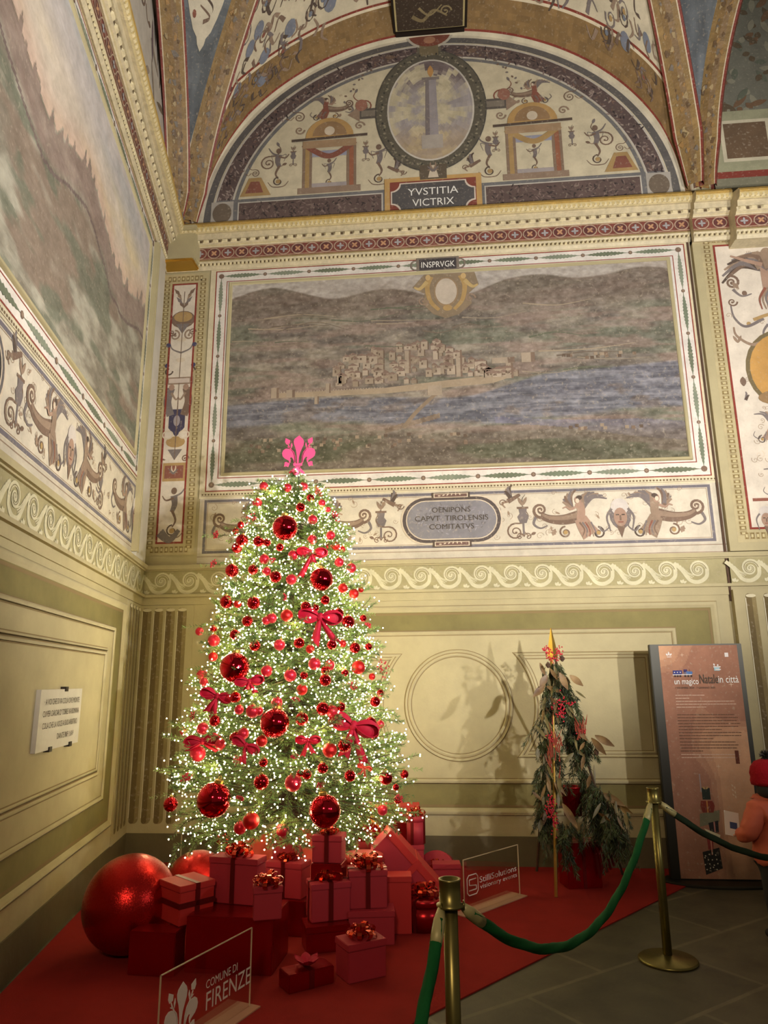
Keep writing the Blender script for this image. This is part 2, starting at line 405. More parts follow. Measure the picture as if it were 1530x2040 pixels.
def m_eagle(P, u, v, s, sx=1):
    T = TT(u, v, s, sx)
    P.curve([T(0, 0), T(.1, .05), T(.22, .12)], .1 * s, BR, 3, .5); m_wing(P, T, .05, .06, 2.2, .25, s, DK, 3, 5)
    P.curve([T(0, 0), T(-.1, -.04), T(-.05, -.12)], .05 * s, BR2, 3); P.spiral(*T(-.1, -.03), .07 * s, 0, 1.2, .02 * s, BR, 3, sx)
def m_putto(P, u, v, s, sx=1):
    T = TT(u, v, s, sx)
    P.curve([T(0, .3), T(.02, .15), T(-.02, .02)], .12 * s, GR, 3, .6); ell(P, T, .0, .38, .05, .06, 0, BR, 4)
    P.curve([T(0, .28), T(.12, .34), T(.2, .46)], .04 * s, GR, 3); P.curve([T(0, .26), T(-.13, .22), T(-.2, .3)], .04 * s, BR, 3)
    P.curve([T(-.02, .05), T(.05, -.12), T(0, -.24)], .05 * s, BR, 3); P.spiral(*T(0, -.3), .1 * s, pi / 2, 1.4, .026 * s, DK, 3); P.disc(*T(0, -.3), .045 * s, .045 * s, OC, 4, 10)
    for q in (-1, 1): P.curve([T(0, -.42), T(q * .12, -.4), T(q * .2, -.3)], .022 * s, BR, 3); P.curve([T(0, .24), T(q * .14, .3), T(q * .1, .14)], .016 * s, GR, 2)
def m_cand(P, u, v, s, i=0):
    """one storey of a candelabra"""
    T = TT(u, v, s)
    i %= 6
    if i == 0:
        for q in (-1, 1):
            for j in range(4): P.leaf(*T(q * .03 * j, -.2 + .1 * j), pi / 2 - q * (.5 + .2 * (j % 2)), .22 * s, .04 * s, [BR, GR, BR2, BR][j], 3, 4)
    elif i == 1:
        ell(P, T, 0, 0, .26, .2, 0, BR, 3); ell(P, T, 0, .06, .2, .12, 0, OC, 4); P.poly([T(-.15, -.1), T(.15, -.1), T(0, -.33)], GR, 4)
        for q in (-1, 1): P.spiral(*T(q * .22, -.3), .08 * s, 0, 1.4, .03 * s, BR, 3, q)
    elif i == 2:
        for q in (-1, 1):
            P.spiral(*T(q * .16, .1), .12 * s, pi / 2, 1.3, .04 * s, BR2, 3, q); P.curve([T(0, -.3), T(q * .2, -.2), T(q * .26, 0)], .04 * s, GR, 3); P.disc(*T(q * .28, -.12), .05 * s, .05 * s, (70, 66, 92), 4, 10)
        ell(P, T, 0, 0, .1, .05, 0, HI, 4)
    elif i == 3:
        P.rect(*T(-.3, -.08), *T(.3, .08), BR2, 3); P.rect(*T(-.22, -.05), *T(.22, .05), (196, 180, 166), 4)
        for q in (-1, 1): P.spiral(*T(q * .24, .22), .09 * s, 0, 1.5, .035 * s, DK, 3, q); P.leaf(*T(0, .08), pi / 2 - q * .5, .2 * s, .04 * s, BR, 3)
    elif i == 4:
        for q in (-1, 1):
            P.curve([T(q * .16, .3), T(q * .22, 0), T(q * .14, -.3)], [.16 * s] * 17, [GR, BR][q > 0], 3); ell(P, T, q * .15, .32, .06, .07, 0, FL, 4); P.curve([T(q * .15, .2), T(q * .05, .05), T(0, .1)], .05 * s, BR2, 4)
        P.curve([T(0, -.3), T(0, .2)], .03 * s, BR, 3)
    else:
        P.poly([T(-.17, .3), T(.17, .3), T(.17, -.1), T(0, -.3), T(-.17, -.1)], (66, 60, 80), 3); ell(P, T, 0, .05, .07, .12, 0, (150, 140, 140), 4)
        for q in (-1, 1): P.ring(*T(q * .17, -.25), .12 * s, .1 * s, .03 * s, HI, 4, n=14)

def leaf_border(P, u0, v0, u1, v1, n, w, greens=((112, 120, 98), (126, 132, 112), (104, 110, 88))):
    d = hypot(u1 - u0, v1 - v0); a = atan2(v1 - v0, u1 - u0)
    for i in range(n):
        t0 = i / n; x = u0 + (u1 - u0) * t0; y = v0 + (v1 - v0) * t0; ca, sa = cos(a), sin(a)
        P.disc(x, y, w * .55, w * .55, BR, 3, 8); P.disc(x, y, w * .3, w * .3, BR2, 4, 8)
        P.stroke([(x + ca * w * .6, y + sa * w * .6), (x + ca * d / n * .97, y + sa * d / n * .97)], .006, (120, 118, 96), 2)
        P.leaf(x + ca * w * 1.1, y + sa * w * 1.1, a, d / n - w * 2.2, w * .72, greens[i % 3], 3, 22)
    return P

# ================================================================= moulding sweeps
def sweep(mb, mp, path, prof, closed=True, mi=0):
    """path: 2-D points on the wall; prof: (inward distance, offset from the wall)"""
    n = len(path); N = []
    for i in range(n):
        a = Vector(path[i - 1] if (closed or i > 0) else path[i]); b = Vector(path[i]); c = Vector(path[(i + 1) % n] if (closed or i < n - 1) else path[i])
        d1 = (b - a).normalized() if (b - a).length > 1e-9 else None; d2 = (c - b).normalized() if (c - b).length > 1e-9 else None
        d1 = d1 or d2; d2 = d2 or d1
        n1 = Vector((-d1.y, d1.x)); n2 = Vector((-d2.y, d2.x)); m = (n1 + n2).normalized(); k = 1 / max(.3, m.dot(n1)); N.append(m * k)
    R = [[mp(path[i][0] + N[i].x * d, path[i][1] + N[i].y * d, o) for d, o in prof] for i in range(n)]
    if closed: R.append(R[0])
    mb.rings(R, mi, cap=False, closed=False)
def rectpath(u0, v0, u1, v1): return [(u0, v0), (u1, v0), (u1, v1), (u0, v1)]
def circpath(u, v, r, a0=0, a1=2 * pi, n=64, closed=True):
    return [(u + r * cos(a0 + (a1 - a0) * i / n), v + r * sin(a0 + (a1 - a0) * i / n)) for i in range(n if closed else n + 1)]
ROUND = [(0, 0), (.0, .012), (.008, .02), (.018, .022), (.028, .018), (.034, .008), (.036, .0)]
BOLD = [(0, 0), (0, .02), (.012, .03), (.026, .03), (.036, .02), (.05, .014), (.06, .0)]
CUT = [(0, 0), (.004, .012), (.016, .016), (.024, .006), (.03, .006), (.038, .013), (.05, .01), (.054, 0)]
def slab(mb, mp, u0, v0, u1, v1, o0, o1, mi=0):
    P = [mp(u, v, o) for o in (o0, o1) for v in (v0, v1) for u in (u0, u1)]
    mb.add(P, [(0, 2, 3, 1), (4, 5, 7, 6), (0, 1, 5, 4), (2, 6, 7, 3), (0, 4, 6, 2), (1, 3, 7, 5)], mi)
def struct(o): o['kind'] = 'structure'; return o

# ================================================================= the two walls
mb = MB(); slab(mb, PB, -4.2, -.05, 6.2, 11.5, -.3, 0); wall_back = struct(mb.build('wall_back', M['plaster']))
mb = MB(); slab(mb, PL, -.35, -.05, 9.5, 11.5, -.3, 0); wall_left = struct(mb.build('wall_left', M['plaster']))

def lower_zone(mp, par, x0, x1, cx, rx, tag_):
    """painted olive panel, raised cream panel with sunk frames"""
    mb = MB(); slab(mb, mp, x0, .44, x1, 2.29, .002, .006); mb.build('olive_panel', M['olive'], par)
    mb = MB(); sweep(mb, mp, rectpath(x0, .43, x1, 2.3), BOLD); mb.build('panel_moulding', M['plaster'], par, True, room=True)
    a, b = cx - rx, cx + rx
    mb = MB(); slab(mb, mp, a, .72, b, 2.05, .006, .032); mb.build('raised_panel', M['plaster'], par)
    mb = MB(); sweep(mb, lambda u, v, o: mp(u, v, o + .026), rectpath(a, .7, b, 2.06), ROUND); mb.build('panel_edge_moulding', M['plaster'], par, True, room=True)
lower_zone(PB, wall_back, -2.33, 2.5, .08, 2.02, '')
mpr = lambda u, v, o: PB(u, v, o + .031)
mb = MB(); sweep(mb, mpr, circpath(.08, 1.385, .5), [(0, 0), (.004, .012), (.014, .016), (.022, .006), (.036, .006), (.044, .013), (.056, .01), (.062, 0)])
mb.build('round_moulding', M['plaster'], wall_back, True, room=True)
for q in (-1, 1):
    A = math.asin(.465 / .7); pts = [(.08 + q * .7 * cos(A - 2 * A * i / 24), 1.385 + .7 * sin(A - 2 * A * i / 24)) for i in range(25)] + [(.08 + q * 1.78, .92), (.08 + q * 1.78, 1.85)]
    if q > 0: pts = pts
    else: pts = pts[::-1]
    mb = MB(); sweep(mb, mpr, pts, CUT); mb.build('hollow_ended_moulding', M['plaster'], wall_back, True, room=True)
lower_zone(PL, wall_left, .68, 8.5, 4.6, 3.5, '')
mpl = lambda u, v, o: PL(u, v, o + .031)
mb = MB(); sweep(mb, mpl, rectpath(1.3, .91, 7.9, 1.88), CUT); mb.build('sunk_frame_moulding', M['plaster'], wall_left, True, room=True)

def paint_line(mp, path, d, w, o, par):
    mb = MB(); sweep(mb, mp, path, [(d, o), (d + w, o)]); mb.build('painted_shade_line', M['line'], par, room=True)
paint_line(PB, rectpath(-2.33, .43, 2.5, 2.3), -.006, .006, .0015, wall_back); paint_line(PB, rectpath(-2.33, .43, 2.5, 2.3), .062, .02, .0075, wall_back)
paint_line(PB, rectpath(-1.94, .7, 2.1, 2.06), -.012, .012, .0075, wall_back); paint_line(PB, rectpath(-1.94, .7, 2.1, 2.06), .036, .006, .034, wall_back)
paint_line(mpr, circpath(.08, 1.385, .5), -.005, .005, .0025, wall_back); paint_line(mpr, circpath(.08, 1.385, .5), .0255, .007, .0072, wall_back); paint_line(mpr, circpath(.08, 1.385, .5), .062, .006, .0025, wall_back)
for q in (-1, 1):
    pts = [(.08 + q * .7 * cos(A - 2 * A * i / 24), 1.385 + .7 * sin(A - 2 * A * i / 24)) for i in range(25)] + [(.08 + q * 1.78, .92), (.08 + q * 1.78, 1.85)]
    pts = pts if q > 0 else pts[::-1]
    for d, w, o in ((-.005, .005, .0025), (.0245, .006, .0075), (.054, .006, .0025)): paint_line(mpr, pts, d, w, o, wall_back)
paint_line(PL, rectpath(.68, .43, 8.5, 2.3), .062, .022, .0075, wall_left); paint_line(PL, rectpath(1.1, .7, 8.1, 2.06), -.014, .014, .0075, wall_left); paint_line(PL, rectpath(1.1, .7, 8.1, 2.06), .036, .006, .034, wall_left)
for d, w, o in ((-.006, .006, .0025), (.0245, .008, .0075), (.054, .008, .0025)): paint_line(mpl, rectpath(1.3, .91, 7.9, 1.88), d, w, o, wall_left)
# stone base course
mb = MB(); slab(mb, PB, -4, 0, 6, .25, 0, .012); bb = struct(mb.build('baseboard_back', M['base']))
mb = MB()
for x in (-2.5, -.6, 1.15, 2.9): slab(mb, PB, x - .006, 0, x + .006, .25, .012, .014)
mb.build('mortar_joints', M['joint'], bb)
mb = MB(); slab(mb, PL, -.2, 0, 9, .25, 0, .012); bl = struct(mb.build('baseboard_left', M['base']))

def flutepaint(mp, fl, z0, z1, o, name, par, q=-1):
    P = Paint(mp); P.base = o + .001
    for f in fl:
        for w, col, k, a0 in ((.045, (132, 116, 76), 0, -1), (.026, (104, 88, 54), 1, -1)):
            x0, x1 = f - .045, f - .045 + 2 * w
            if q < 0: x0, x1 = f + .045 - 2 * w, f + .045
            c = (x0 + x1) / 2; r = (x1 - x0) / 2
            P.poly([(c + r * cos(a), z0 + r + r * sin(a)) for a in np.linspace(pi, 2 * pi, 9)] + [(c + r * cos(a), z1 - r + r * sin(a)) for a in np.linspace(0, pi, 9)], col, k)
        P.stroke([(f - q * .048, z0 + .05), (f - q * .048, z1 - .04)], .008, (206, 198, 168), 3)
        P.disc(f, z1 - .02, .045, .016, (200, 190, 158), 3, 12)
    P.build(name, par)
mb = MB(); slab(mb, PB, -3.05, .25, -2.5, 2.355, 0, .012); mb.build('corner_pilaster', M['plaster'], wall_back)
mb = MB(); slab(mb, PL, 0, .25, .58, 2.355, 0, .012); mb.build('corner_pilaster', M['plaster'], wall_left)
mb = MB(); slab(mb, PB, 2.64, .25, 4.2, 2.4, 0, .07); mb.build('right_pilaster', M['plaster'], wall_back)

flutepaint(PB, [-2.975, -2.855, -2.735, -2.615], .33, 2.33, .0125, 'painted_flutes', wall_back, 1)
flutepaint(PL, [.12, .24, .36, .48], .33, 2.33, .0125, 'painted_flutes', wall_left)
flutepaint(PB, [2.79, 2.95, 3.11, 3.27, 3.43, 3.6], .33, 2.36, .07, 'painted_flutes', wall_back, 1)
# string courses round the wave frieze
def course(mp, par, u0, u1, name='string_course'):
    mb = MB()
    slab(mb, mp, u0, 2.435, u1, 2.462, 0, .045); slab(mb, mp, u0, 2.70, u1, 2.712, 0, .03); slab(mb, mp, u0, 2.712, u1, 2.755, 0, .055); slab(mb, mp, u0, 2.36, u1, 2.435, 0, .012)
    mb.build(name, M['plaster'], par)
course(PB, wall_back, -3.05, 5); course(PL, wall_left, 0, 9)

def wave_frieze(mp, par, u0, u1, un=.29):
    P = Paint(mp); P.base = .008; z0, z1 = 2.462, 2.70; h = z1 - z0
    P.rect(u0, z0, u1, z1, (158, 148, 108), 0)
    LT = (198, 190, 156); n = int((u1 - u0) / un); st = 1
    for i in range(n + 1):
        x = u0 + i * un; c = (x + .62 * un, z0 + h * .56); r = h * .37
        if x + un > u1 + .02: break
        P.curve([(x - .12 * un, z0 + h * .86), (x + .1 * un, z0 + h * .6), (x + .34 * un, z0 + h * .17), (x + .62 * un, z0 + h * .1), (x + .86 * un, z0 + h * .3), (x + .9 * un, z0 + h * .62)], .036, LT, 2, 1.)
        P.spiral(c[0], c[1] + .004, r * .95, -.1, 1.55, .036, LT, 3, 1, .1, 26)
        P.spiral(c[0], c[1] + .004, r * .86, .1, 1.5, .007, (128, 116, 82), 4, 1, .1, 24)
        for j in range(3):
            P.curve([(x + (.0 + .07 * j) * un, z0 + h * (.86 - .09 * j)), (x + (.16 + .07 * j) * un, z0 + h * (.5 - .02 * j)), (x + (.42 + .05 * j) * un, z0 + h * (.25 + .05 * j))], .009, LT, 2, .8, 5)
        P.leaf(x + .08 * un, z0 + .012, 1.2, .04, .012, LT, 3); P.leaf(x + .08 * un, z0 + .012, 2.0, .035, .012, LT, 3); P.leaf(x + .12 * un, z0 + .012, .6, .035, .01, LT, 3)
    return P.build('wave_scroll_frieze', par)
wave_frieze(PB, wall_back, -3.03, 2.64); wave_frieze(lambda u, v, o: PB(u, v, o + .03), wall_back, 2.65, 4.4); wave_frieze(PL, wall_left, .03, 8.5)

# ---- grotesque band 2.76-3.46
def band(mp, par, u0, u1, cx, z0=2.86, z1=3.44):
    P = Paint(mp); P.base = .006; BL = (110, 104, 108)
    P.rect(u0 - .03, 2.755, u1 + .08, z1 + .08, (190, 180, 160), 0)
    P.rect(u0 - .03, 2.765, u1 + .08, 2.772, BR2, 1); P.rect(u0 - .03, 2.835, u1 + .08, 2.842, BR2, 1)
    P.rect(u0, z0, u1, z1, CREAM, 1); P.frame(u0 + .02, z0 + .01, u1 - .02, z1 - .01, .028, BL, 2); P.frame(u0 + .055, z0 + .045, u1 - .055, z1 - .045, .005, BR2, 2)
    zc = (z0 + z1) / 2 - .01; rf = np.random.RandomState(8)
    for i in range(int((u1 - u0) * 22)):
        u = u0 + .12 + (u1 - u0 - .24) * rf.rand(); v = z0 + .09 + (z1 - z0 - .18) * rf.rand(); P.spiral(u, v, .022 + .02 * rf.rand(), 6 * rf.rand(), 1.2, .005, (156, 136, 114), 2, 1 if i % 2 else -1)
        if i % 3 == 0: P.leaf(u, v, 6 * rf.rand(), .05, .01, (150, 128, 106), 2)
    for q in (-1, 1):
        m_scroll(P, cx + q * .62, zc - .13, .5, q); m_vase(P, cx + q * .7, zc + .02, .8); m_eagle(P, cx + q * .56, zc + .18, .55, q)
        for j in range(int(((u1 - cx) if q > 0 else (cx - u0)) / 1.95) + 1):
            b = .8 + 1.95 * j
            if b + .9 > ((u1 - cx) if q > 0 else (cx - u0)) + .5: break
            m_harpy(P, cx + q * (b + .42), zc + .02, .6, q, FL if q > 0 else BR2); m_mask(P, cx + q * (b + .83), zc - .01, .85)
            m_harpy(P, cx + q * (b + 1.2), zc + .02, .6, -q, BR2)
            if b + 1.75 < ((u1 - cx) if q > 0 else (cx - u0)):
                m_vase(P, cx + q * (b + 1.6), zc + .02, .8); m_scroll(P, cx + q * (b + 1.62), zc - .15, .5, -q); m_eagle(P, cx + q * (b + 1.66), zc + .16, .5, -q)
    return P
P = band(PB, wall_back, -2.47, 2.59, .07)
OV = (126, 122, 124)
def stadium(P, cx, cz, hx, hz, col, k):
    P.poly([(cx + (hx - hz) + hz * cos(a), cz + hz * sin(a)) for a in np.linspace(-pi / 2, pi / 2, 15)] + [(cx - (hx - hz) + hz * cos(a), cz + hz * sin(a)) for a in np.linspace(pi / 2, 3 * pi / 2, 15)], col, k)
stadium(P, .07, 3.15, .5, .245, HI, 6); stadium(P, .07, 3.15, .485, .23, (84, 74, 70), 7); stadium(P, .07, 3.15, .45, .2, HI, 8); stadium(P, .07, 3.15, .44, .19, OV, 9)
for z in (3.375, 2.885):
    P.rect(-.12, z - .01, .26, z + .055, DK, 8); P.rect(-.1, z, .24, z + .045, HI, 9); P.rect(-.09, z + .007, .23, z + .038, (110, 84, 74), 10)
    for i in range(6): P.leaf(-.06 + .045 * i, z + .02, .4 * i, .03, .006, HI, 11)
rng = np.random.RandomState(3)
for i in range(120):
    a = rng.rand() * 2 * pi; r = sqrt(rng.rand()); P.leaf(.07 + .38 * r * cos(a), 3.15 + .15 * r * sin(a), rng.rand() * 3, .02 + .03 * rng.rand(), .005, [(150, 146, 150), (112, 106, 106), (140, 134, 140)][i % 3], 10)
bnd = P.build('grotesque_band_fresco', wall_back)
E0 = .006 + 12 * .0012
for t, z, s, w in (('OENIPONS', 3.225, .075, .38), ('CAPVT  TIROLENSIS', 3.14, .075, .72), ('COMITATVS', 3.055, .075, .44)):
    text_mesh('painted_inscription', t, lambda u, v, o: PB(u, v, E0 + o), .07, z, s, M['ink'], wall_back, width=w)
Pl = band(PL, wall_left, .62, 8.2, 4.2)
stadium(Pl, 4.2, 3.15, .5, .255, HI, 6); stadium(Pl, 4.2, 3.15, .48, .235, (96, 90, 88), 7); stadium(Pl, 4.2, 3.15, .45, .2, HI, 8); stadium(Pl, 4.2, 3.15, .435, .19, (58, 54, 50), 9)
Pl.build('grotesque_band_fresco', wall_left)

# ---- white border with leaf garlands and beading round the townscape
def border(mp, par, u0, u1, iu0, iu1, z0, z1, iz0, iz1, nh, nv):
    P = Paint(mp); P.base = .010; WH = (214, 206, 194); RL = (138, 62, 48)
    P.rect(u0 - .06, z0 - .07, u1 + .06, z1 + .05, (204, 192, 160), 0)
    P.rect(u0, z0, u1, z1, WH, 1); P.frame(u0, z0, u1, z1, .012, RL, 2)
    P.frame(iu0 - .075, iz0 - .065, iu1 + .075, iz1 + .06, .009, RL, 2)
    P.beads(u0 - .04, z0 - .03, u1 + .04, z0 - .03, .032, .016, (110, 92, 66), 2); P.beads(u0 - .04, z0 - .05, u1 + .04, z0 - .05, .5, .004, BR2, 2, .99)
    for a, b, c, d in ((iu0 - .03, iz0 - .03, iu1 + .03, iz0 - .03), (iu0 - .03, iz1 + .03, iu1 + .03, iz1 + .03), (iu0 - .03, iz0 - .03, iu0 - .03, iz1 + .03), (iu1 + .03, iz0 - .03, iu1 + .03, iz1 + .03)):
        P.beads(a, b, c, d, .034, .018, (104, 84, 62), 3, .5); P.beads(a, b, c, d, .034, .008, (206, 186, 132), 4, .35)
    cz0 = (z0 + iz0 - .06) / 2; cz1 = (z1 + iz1 + .055) / 2; cu0 = (u0 + iu0 - .07) / 2; cu1 = (u1 + iu1 + .07) / 2
    leaf_border(P, cu0, cz0, cu1, cz0, nh, .045); leaf_border(P, cu0, cz1, cu1, cz1, nh + 1, .04)
    leaf_border(P, cu0, cz0, cu0, cz1, nv, .036); leaf_border(P, cu1, cz0, cu1, cz1, nv, .036)
    for a, b in ((cu0, cz0), (cu1, cz0), (cu0, cz1), (cu1, cz1)): P.disc(a, b, .03, .03, BR, 4, 10)
    return P
P = border(PB, wall_back, -2.45, 2.6, -2.25, 2.4, 3.515, 6.06, 3.72, 5.87, 9, 5)
P.rect(-.22, 5.91, .24, 6.07, (120, 108, 96), 5); P.rect(-.19, 5.925, .21, 6.055, (64, 58, 58), 6)
for q in (-1, 1): P.ring(.01 + q * .24, 5.985, .06, .065, .018, (120, 108, 96), 5, n=14)
P.build('garland_border_fresco', wall_back)
text_mesh('painted_inscription', 'INSPRVGK', lambda u, v, o: PB(u, v, .02 + o), .01, 5.95, .1, M['white'], wall_back, width=.36)
# raised bead frame
mb = MB(); sweep(mb, PB, rectpath(-2.29, 3.68, 2.44, 5.91), [(0, .008), (.004, .03), (.02, .034), (.034, .026), (.036, .008)]); mb.build('beaded_frame', M['plaster'], wall_back, True, room=True)

def sstep(t, a, b): t = np.clip((t - a) / (b - a), 0, 1); return t * t * (3 - 2 * t)
def town(U, V):
    x = (U + 2.25) / 4.65; y = (V - 3.72) / 2.15
    n1 = fbm(x * 13, y * 15, 4, 1); n2 = fbm(x * 110, y * 70, 3, 5); n3 = fbm(x * 5, y * 14, 3, 9); n4 = fbm(x * 40, y * 60, 3, 31)
    c = mixc((104, 95, 86), (142, 132, 116), sstep(n1, .3, .7)); c = mixc(c, (98, 102, 84), sstep(n3, .5, .68) * .6); c = mixc(c, (136, 116, 104), sstep(fbm(x * 9, y * 30, 3, 17), .5, .7) * .7)
    ridge = .9 + .035 * np.sin(x * 9 + .5) + .03 * np.sin(x * 21) + .03 * (fbm(x * 8, 0 * y, 3, 22) - .5) + .03 * x
    sky = mixc((150, 138, 126), (176, 168, 158), n3); c = mixc(c, (112, 98, 86), sstep(y, .74, .84) * .7); c = mixc(c, sky, sstep(y - ridge, 0, .012))
    # river: widens to the right
    top = .345 + .02 * np.sin(x * 7) + .12 * sstep(x, .5, .75) ; bot = .2 + .025 * np.sin(x * 5 + 1) + .05 * sstep(x, .55, .9) + .05 * (n3 - .5)
    riv = sstep(y - bot, -.008, .02) * sstep(top - y, -.004, .012); rc = mixc((95, 94, 101), (124, 122, 127), sstep(fbm(x * 14, y * 90, 4, 3), .35, .65)); rc = mixc(rc, (112, 96, 84), sstep(n1, .62, .74) * .5)
    c = mixc(c, rc, riv * .92)
    b2 = np.abs(y - (.21 - .22 * (x - .62))) < .016 + .03 * sstep(x, .7, .95); c = mixc(c, (112, 108, 124), b2 * (x > .6) * .6)
    br = np.abs(y - (.18 + .55 * (x - .36))) < .013; c = mixc(c, (126, 108, 90), br * (x > .36) * (x < .48) * .9)
    fg = sstep(.2 - y, 0, .1); c = mixc(c, (92, 80, 66), fg * .65); c = mixc(c, (80, 84, 60), fg * sstep(n3, .45, .6) * .5)
    d = (n2 - .5) * 46 + (n4 - .5) * 30
    return c + d[..., None]
P = Paint(PB); P.base = .012
P.grid(-2.26, 3.71, 2.41, 5.88, 420, 230, town, 0)
W2 = (158, 142, 122); WD = (104, 86, 70)
def tx(x): return -2.25 + 4.65 * x
def ty(y): return 3.72 + 2.15 * y
P.poly([(tx(.1), ty(.37)), (tx(.36), ty(.37)), (tx(.48), ty(.385)), (tx(.6), ty(.40)), (tx(.63), ty(.42)), (tx(.63), ty(.445)), (tx(.5), ty(.425)), (tx(.36), ty(.4)), (tx(.1), ty(.395))], (158, 140, 116), 1)
rr = np.random.RandomState(5)
for i in range(135):
    t = rr.rand(); x = .24 + .4 * t; lo = .41 + .02 * (t > .5); y = lo + .19 * rr.rand() * sin(pi * min(1, .15 + t)) ** .6
    w = .008 + .014 * rr.rand(); h = .016 + .03 * rr.rand(); cl = np.array(W2) + rr.randint(-18, 14)
    P.rect(tx(x), ty(y), tx(x + w), ty(y + h), cl, 1 + i % 2); P.poly([(tx(x - .002), ty(y + h)), (tx(x + w + .002), ty(y + h)), (tx(x + w * .5), ty(y + h + .014))], (126, 104, 90), 2 + i % 2)
    if w > .013: P.rect(tx(x + w * .3), ty(y + h * .4), tx(x + w * .5), ty(y + h * .7), WD, 3)
    P.rect(tx(x + w), ty(y), tx(x + w) + .012, ty(y + h), WD, 1)
for x, y, w, h in ((.1, .37, .018, .055), (.135, .37, .02, .04), (.225, .385, .012, .05), (.63, .42, .016, .085), (.405, .47, .014, .12), (.52, .44, .014, .14), (.665, .5, .03, .05), (.2, .33, .01, .04), (.6, .5, .05, .03)):
    P.rect(tx(x), ty(y), tx(x + w), ty(y + h), W2, 3); P.rect(tx(x + w * .7), ty(y), tx(x + w), ty(y + h), (120, 100, 84), 4)
for i in range(40): x = .11 + .25 * i / 40; P.rect(tx(x), ty(.395), tx(x + .003), ty(.403), W2, 2)
for i in range(70):
    x = .05 + .5 * rr.rand() if i < 45 else .75 + .16 * rr.rand(); y = .09 + .06 * rr.rand() if i < 45 else .5 + .02 * rr.rand() - (.0 if i < 60 else .36)
    P.rect(tx(x), ty(y), tx(x + .008), ty(y + .016), [(150, 132, 110), (120, 100, 82), (96, 80, 66)][i % 3], 2)
P.curve([(tx(.4), ty(.19)), (tx(.43), ty(.27)), (tx(.475), ty(.36))], .045, (134, 116, 96), 2, .8)
P.rect(tx(.455), ty(.35), tx(.487), ty(.4), W2, 3)
for i in range(34):
    y = .45 + .4 * rr.rand(); x = rr.rand() * .8; l = .06 + .16 * rr.rand()
    if .22 < x + l / 2 < .66 and y < .62: continue
    P.curve([(tx(x), ty(y)), (tx(x + l / 2), ty(y + .02 * rr.randn())), (tx(min(.99, x + l)), ty(y + .01 * rr.randn()))], .008 + .012 * rr.rand(), [(110, 96, 82), (148, 134, 112), (98, 100, 80), (156, 140, 116)][i % 4], 1, .3)
# cartouche of the townscape
GO = (168, 138, 88)
P.poly([(-.18 + .04, 5.87), (.4, 5.87), (.44, 5.72), (.33, 5.62), (.36, 5.5), (.22, 5.38), (.08, 5.34), (-.06, 5.4), (-.16, 5.52), (-.14, 5.64), (-.27, 5.72), (-.2, 5.8)], (134, 116, 92), 2)
for q in (-1, 1):
    P.curve([(.09 + q * .16, 5.84), (.09 + q * .2, 5.72), (.09 + q * .17, 5.55), (.09 + q * .08, 5.44)], .06, GO, 3, .6); P.disc(.09 + q * .19, 5.83, .028, .034, (190, 160, 110), 4)
    P.curve([(.09 + q * .2, 5.78), (.09 + q * .28, 5.7), (.09 + q * .34, 5.72)], .05, (182, 156, 104), 4); P.spiral(.09 + q * .25, 5.56, .06, 0, 1.2, .02, BR2, 3, q)
P.disc(.09, 5.65, .13, .175, (146, 122, 92), 4); P.disc(.09, 5.655, .115, .155, (186, 172, 154), 5); P.disc(.1, 5.46, .05, .035, OC, 5)
P.build('townscape_fresco', wall_back)

# ---- left wall: landscape, borders
Pb = border(PL, wall_left, .62, 8.3, .83, 8.1, 3.515, 6.06, 3.72, 5.88, 13, 5)
Pb.build('garland_border_fresco', wall_left)
def land(U, V):
    x = (U - .62) / 7.2; y = (V - 3.72) / 2.2
    n1 = fbm(x * 24, y * 20, 4, 41); n3 = fbm(x * 8, y * 9, 3, 49); n2 = fbm(x * 120, y * 90, 3, 45)
    c = mixc((124, 116, 100), (164, 158, 140), sstep(n1, .3, .7)); c = mixc(c, (130, 114, 98), sstep(n3, .5, .64)); c = mixc(c, (106, 108, 90), sstep(fbm(x * 14, y * 14, 3, 61), .54, .68) * .8)
    sk = .60 + .05 * np.sin(x * 24 + 1) + .06 * (fbm(x * 18, 0 * y, 2, 71) - .5); spk = .10 * np.maximum(0, fbm(x * 160, 0 * y, 1, 77) - .45)
    pk = sk + spk + .01; town_ = sstep(y - sk + .13, 0, .05) * sstep(pk - y, 0, .008); c = mixc(c, mixc((124, 104, 94), (154, 136, 122), n1), town_ * .9)
    wall_ = np.abs(y - sk + .12) < .007; c = mixc(c, (106, 88, 84), wall_ * .8)
    sky = mixc((204, 186, 150), (176, 172, 168), sstep(y, .72, .9)); sky = mixc(sky, (196, 184, 176), sstep(n3, .4, .7) * .6); sky = mixc((196, 168, 148), sky, sstep(y - sk, .0, .16))
    c = mixc(c, sky, sstep(y - pk, 0, .01))
    return c + ((n2 - .5) * 24)[..., None]
P = Paint(PL); P.base = .012; P.grid(.8, 3.69, 8.1, 5.91, 440, 150, land, 0)
P.build('landscape_fresco', wall_left)
mb = MB(); sweep(mb, PL, rectpath(.79, 3.68, 8.2, 5.93), [(0, .008), (.004, .03), (.02, .034), (.034, .026), (.036, .008)]); mb.build('beaded_frame', M['plaster'], wall_left, True, room=True)
# corner pilaster of the left wall, plain white
mb = MB(); slab(mb, PL, .2, 2.76, .6, 6.1, 0, .05); mb.build('corner_pilaster', M['marble'], wall_left)
mb = MB()
for o in (.56, .62): slab(mb, PL, o, 2.8, o + .02, 6.05, .0, .062)
mb.build('pilaster_fillet', M['plaster'], wall_left)

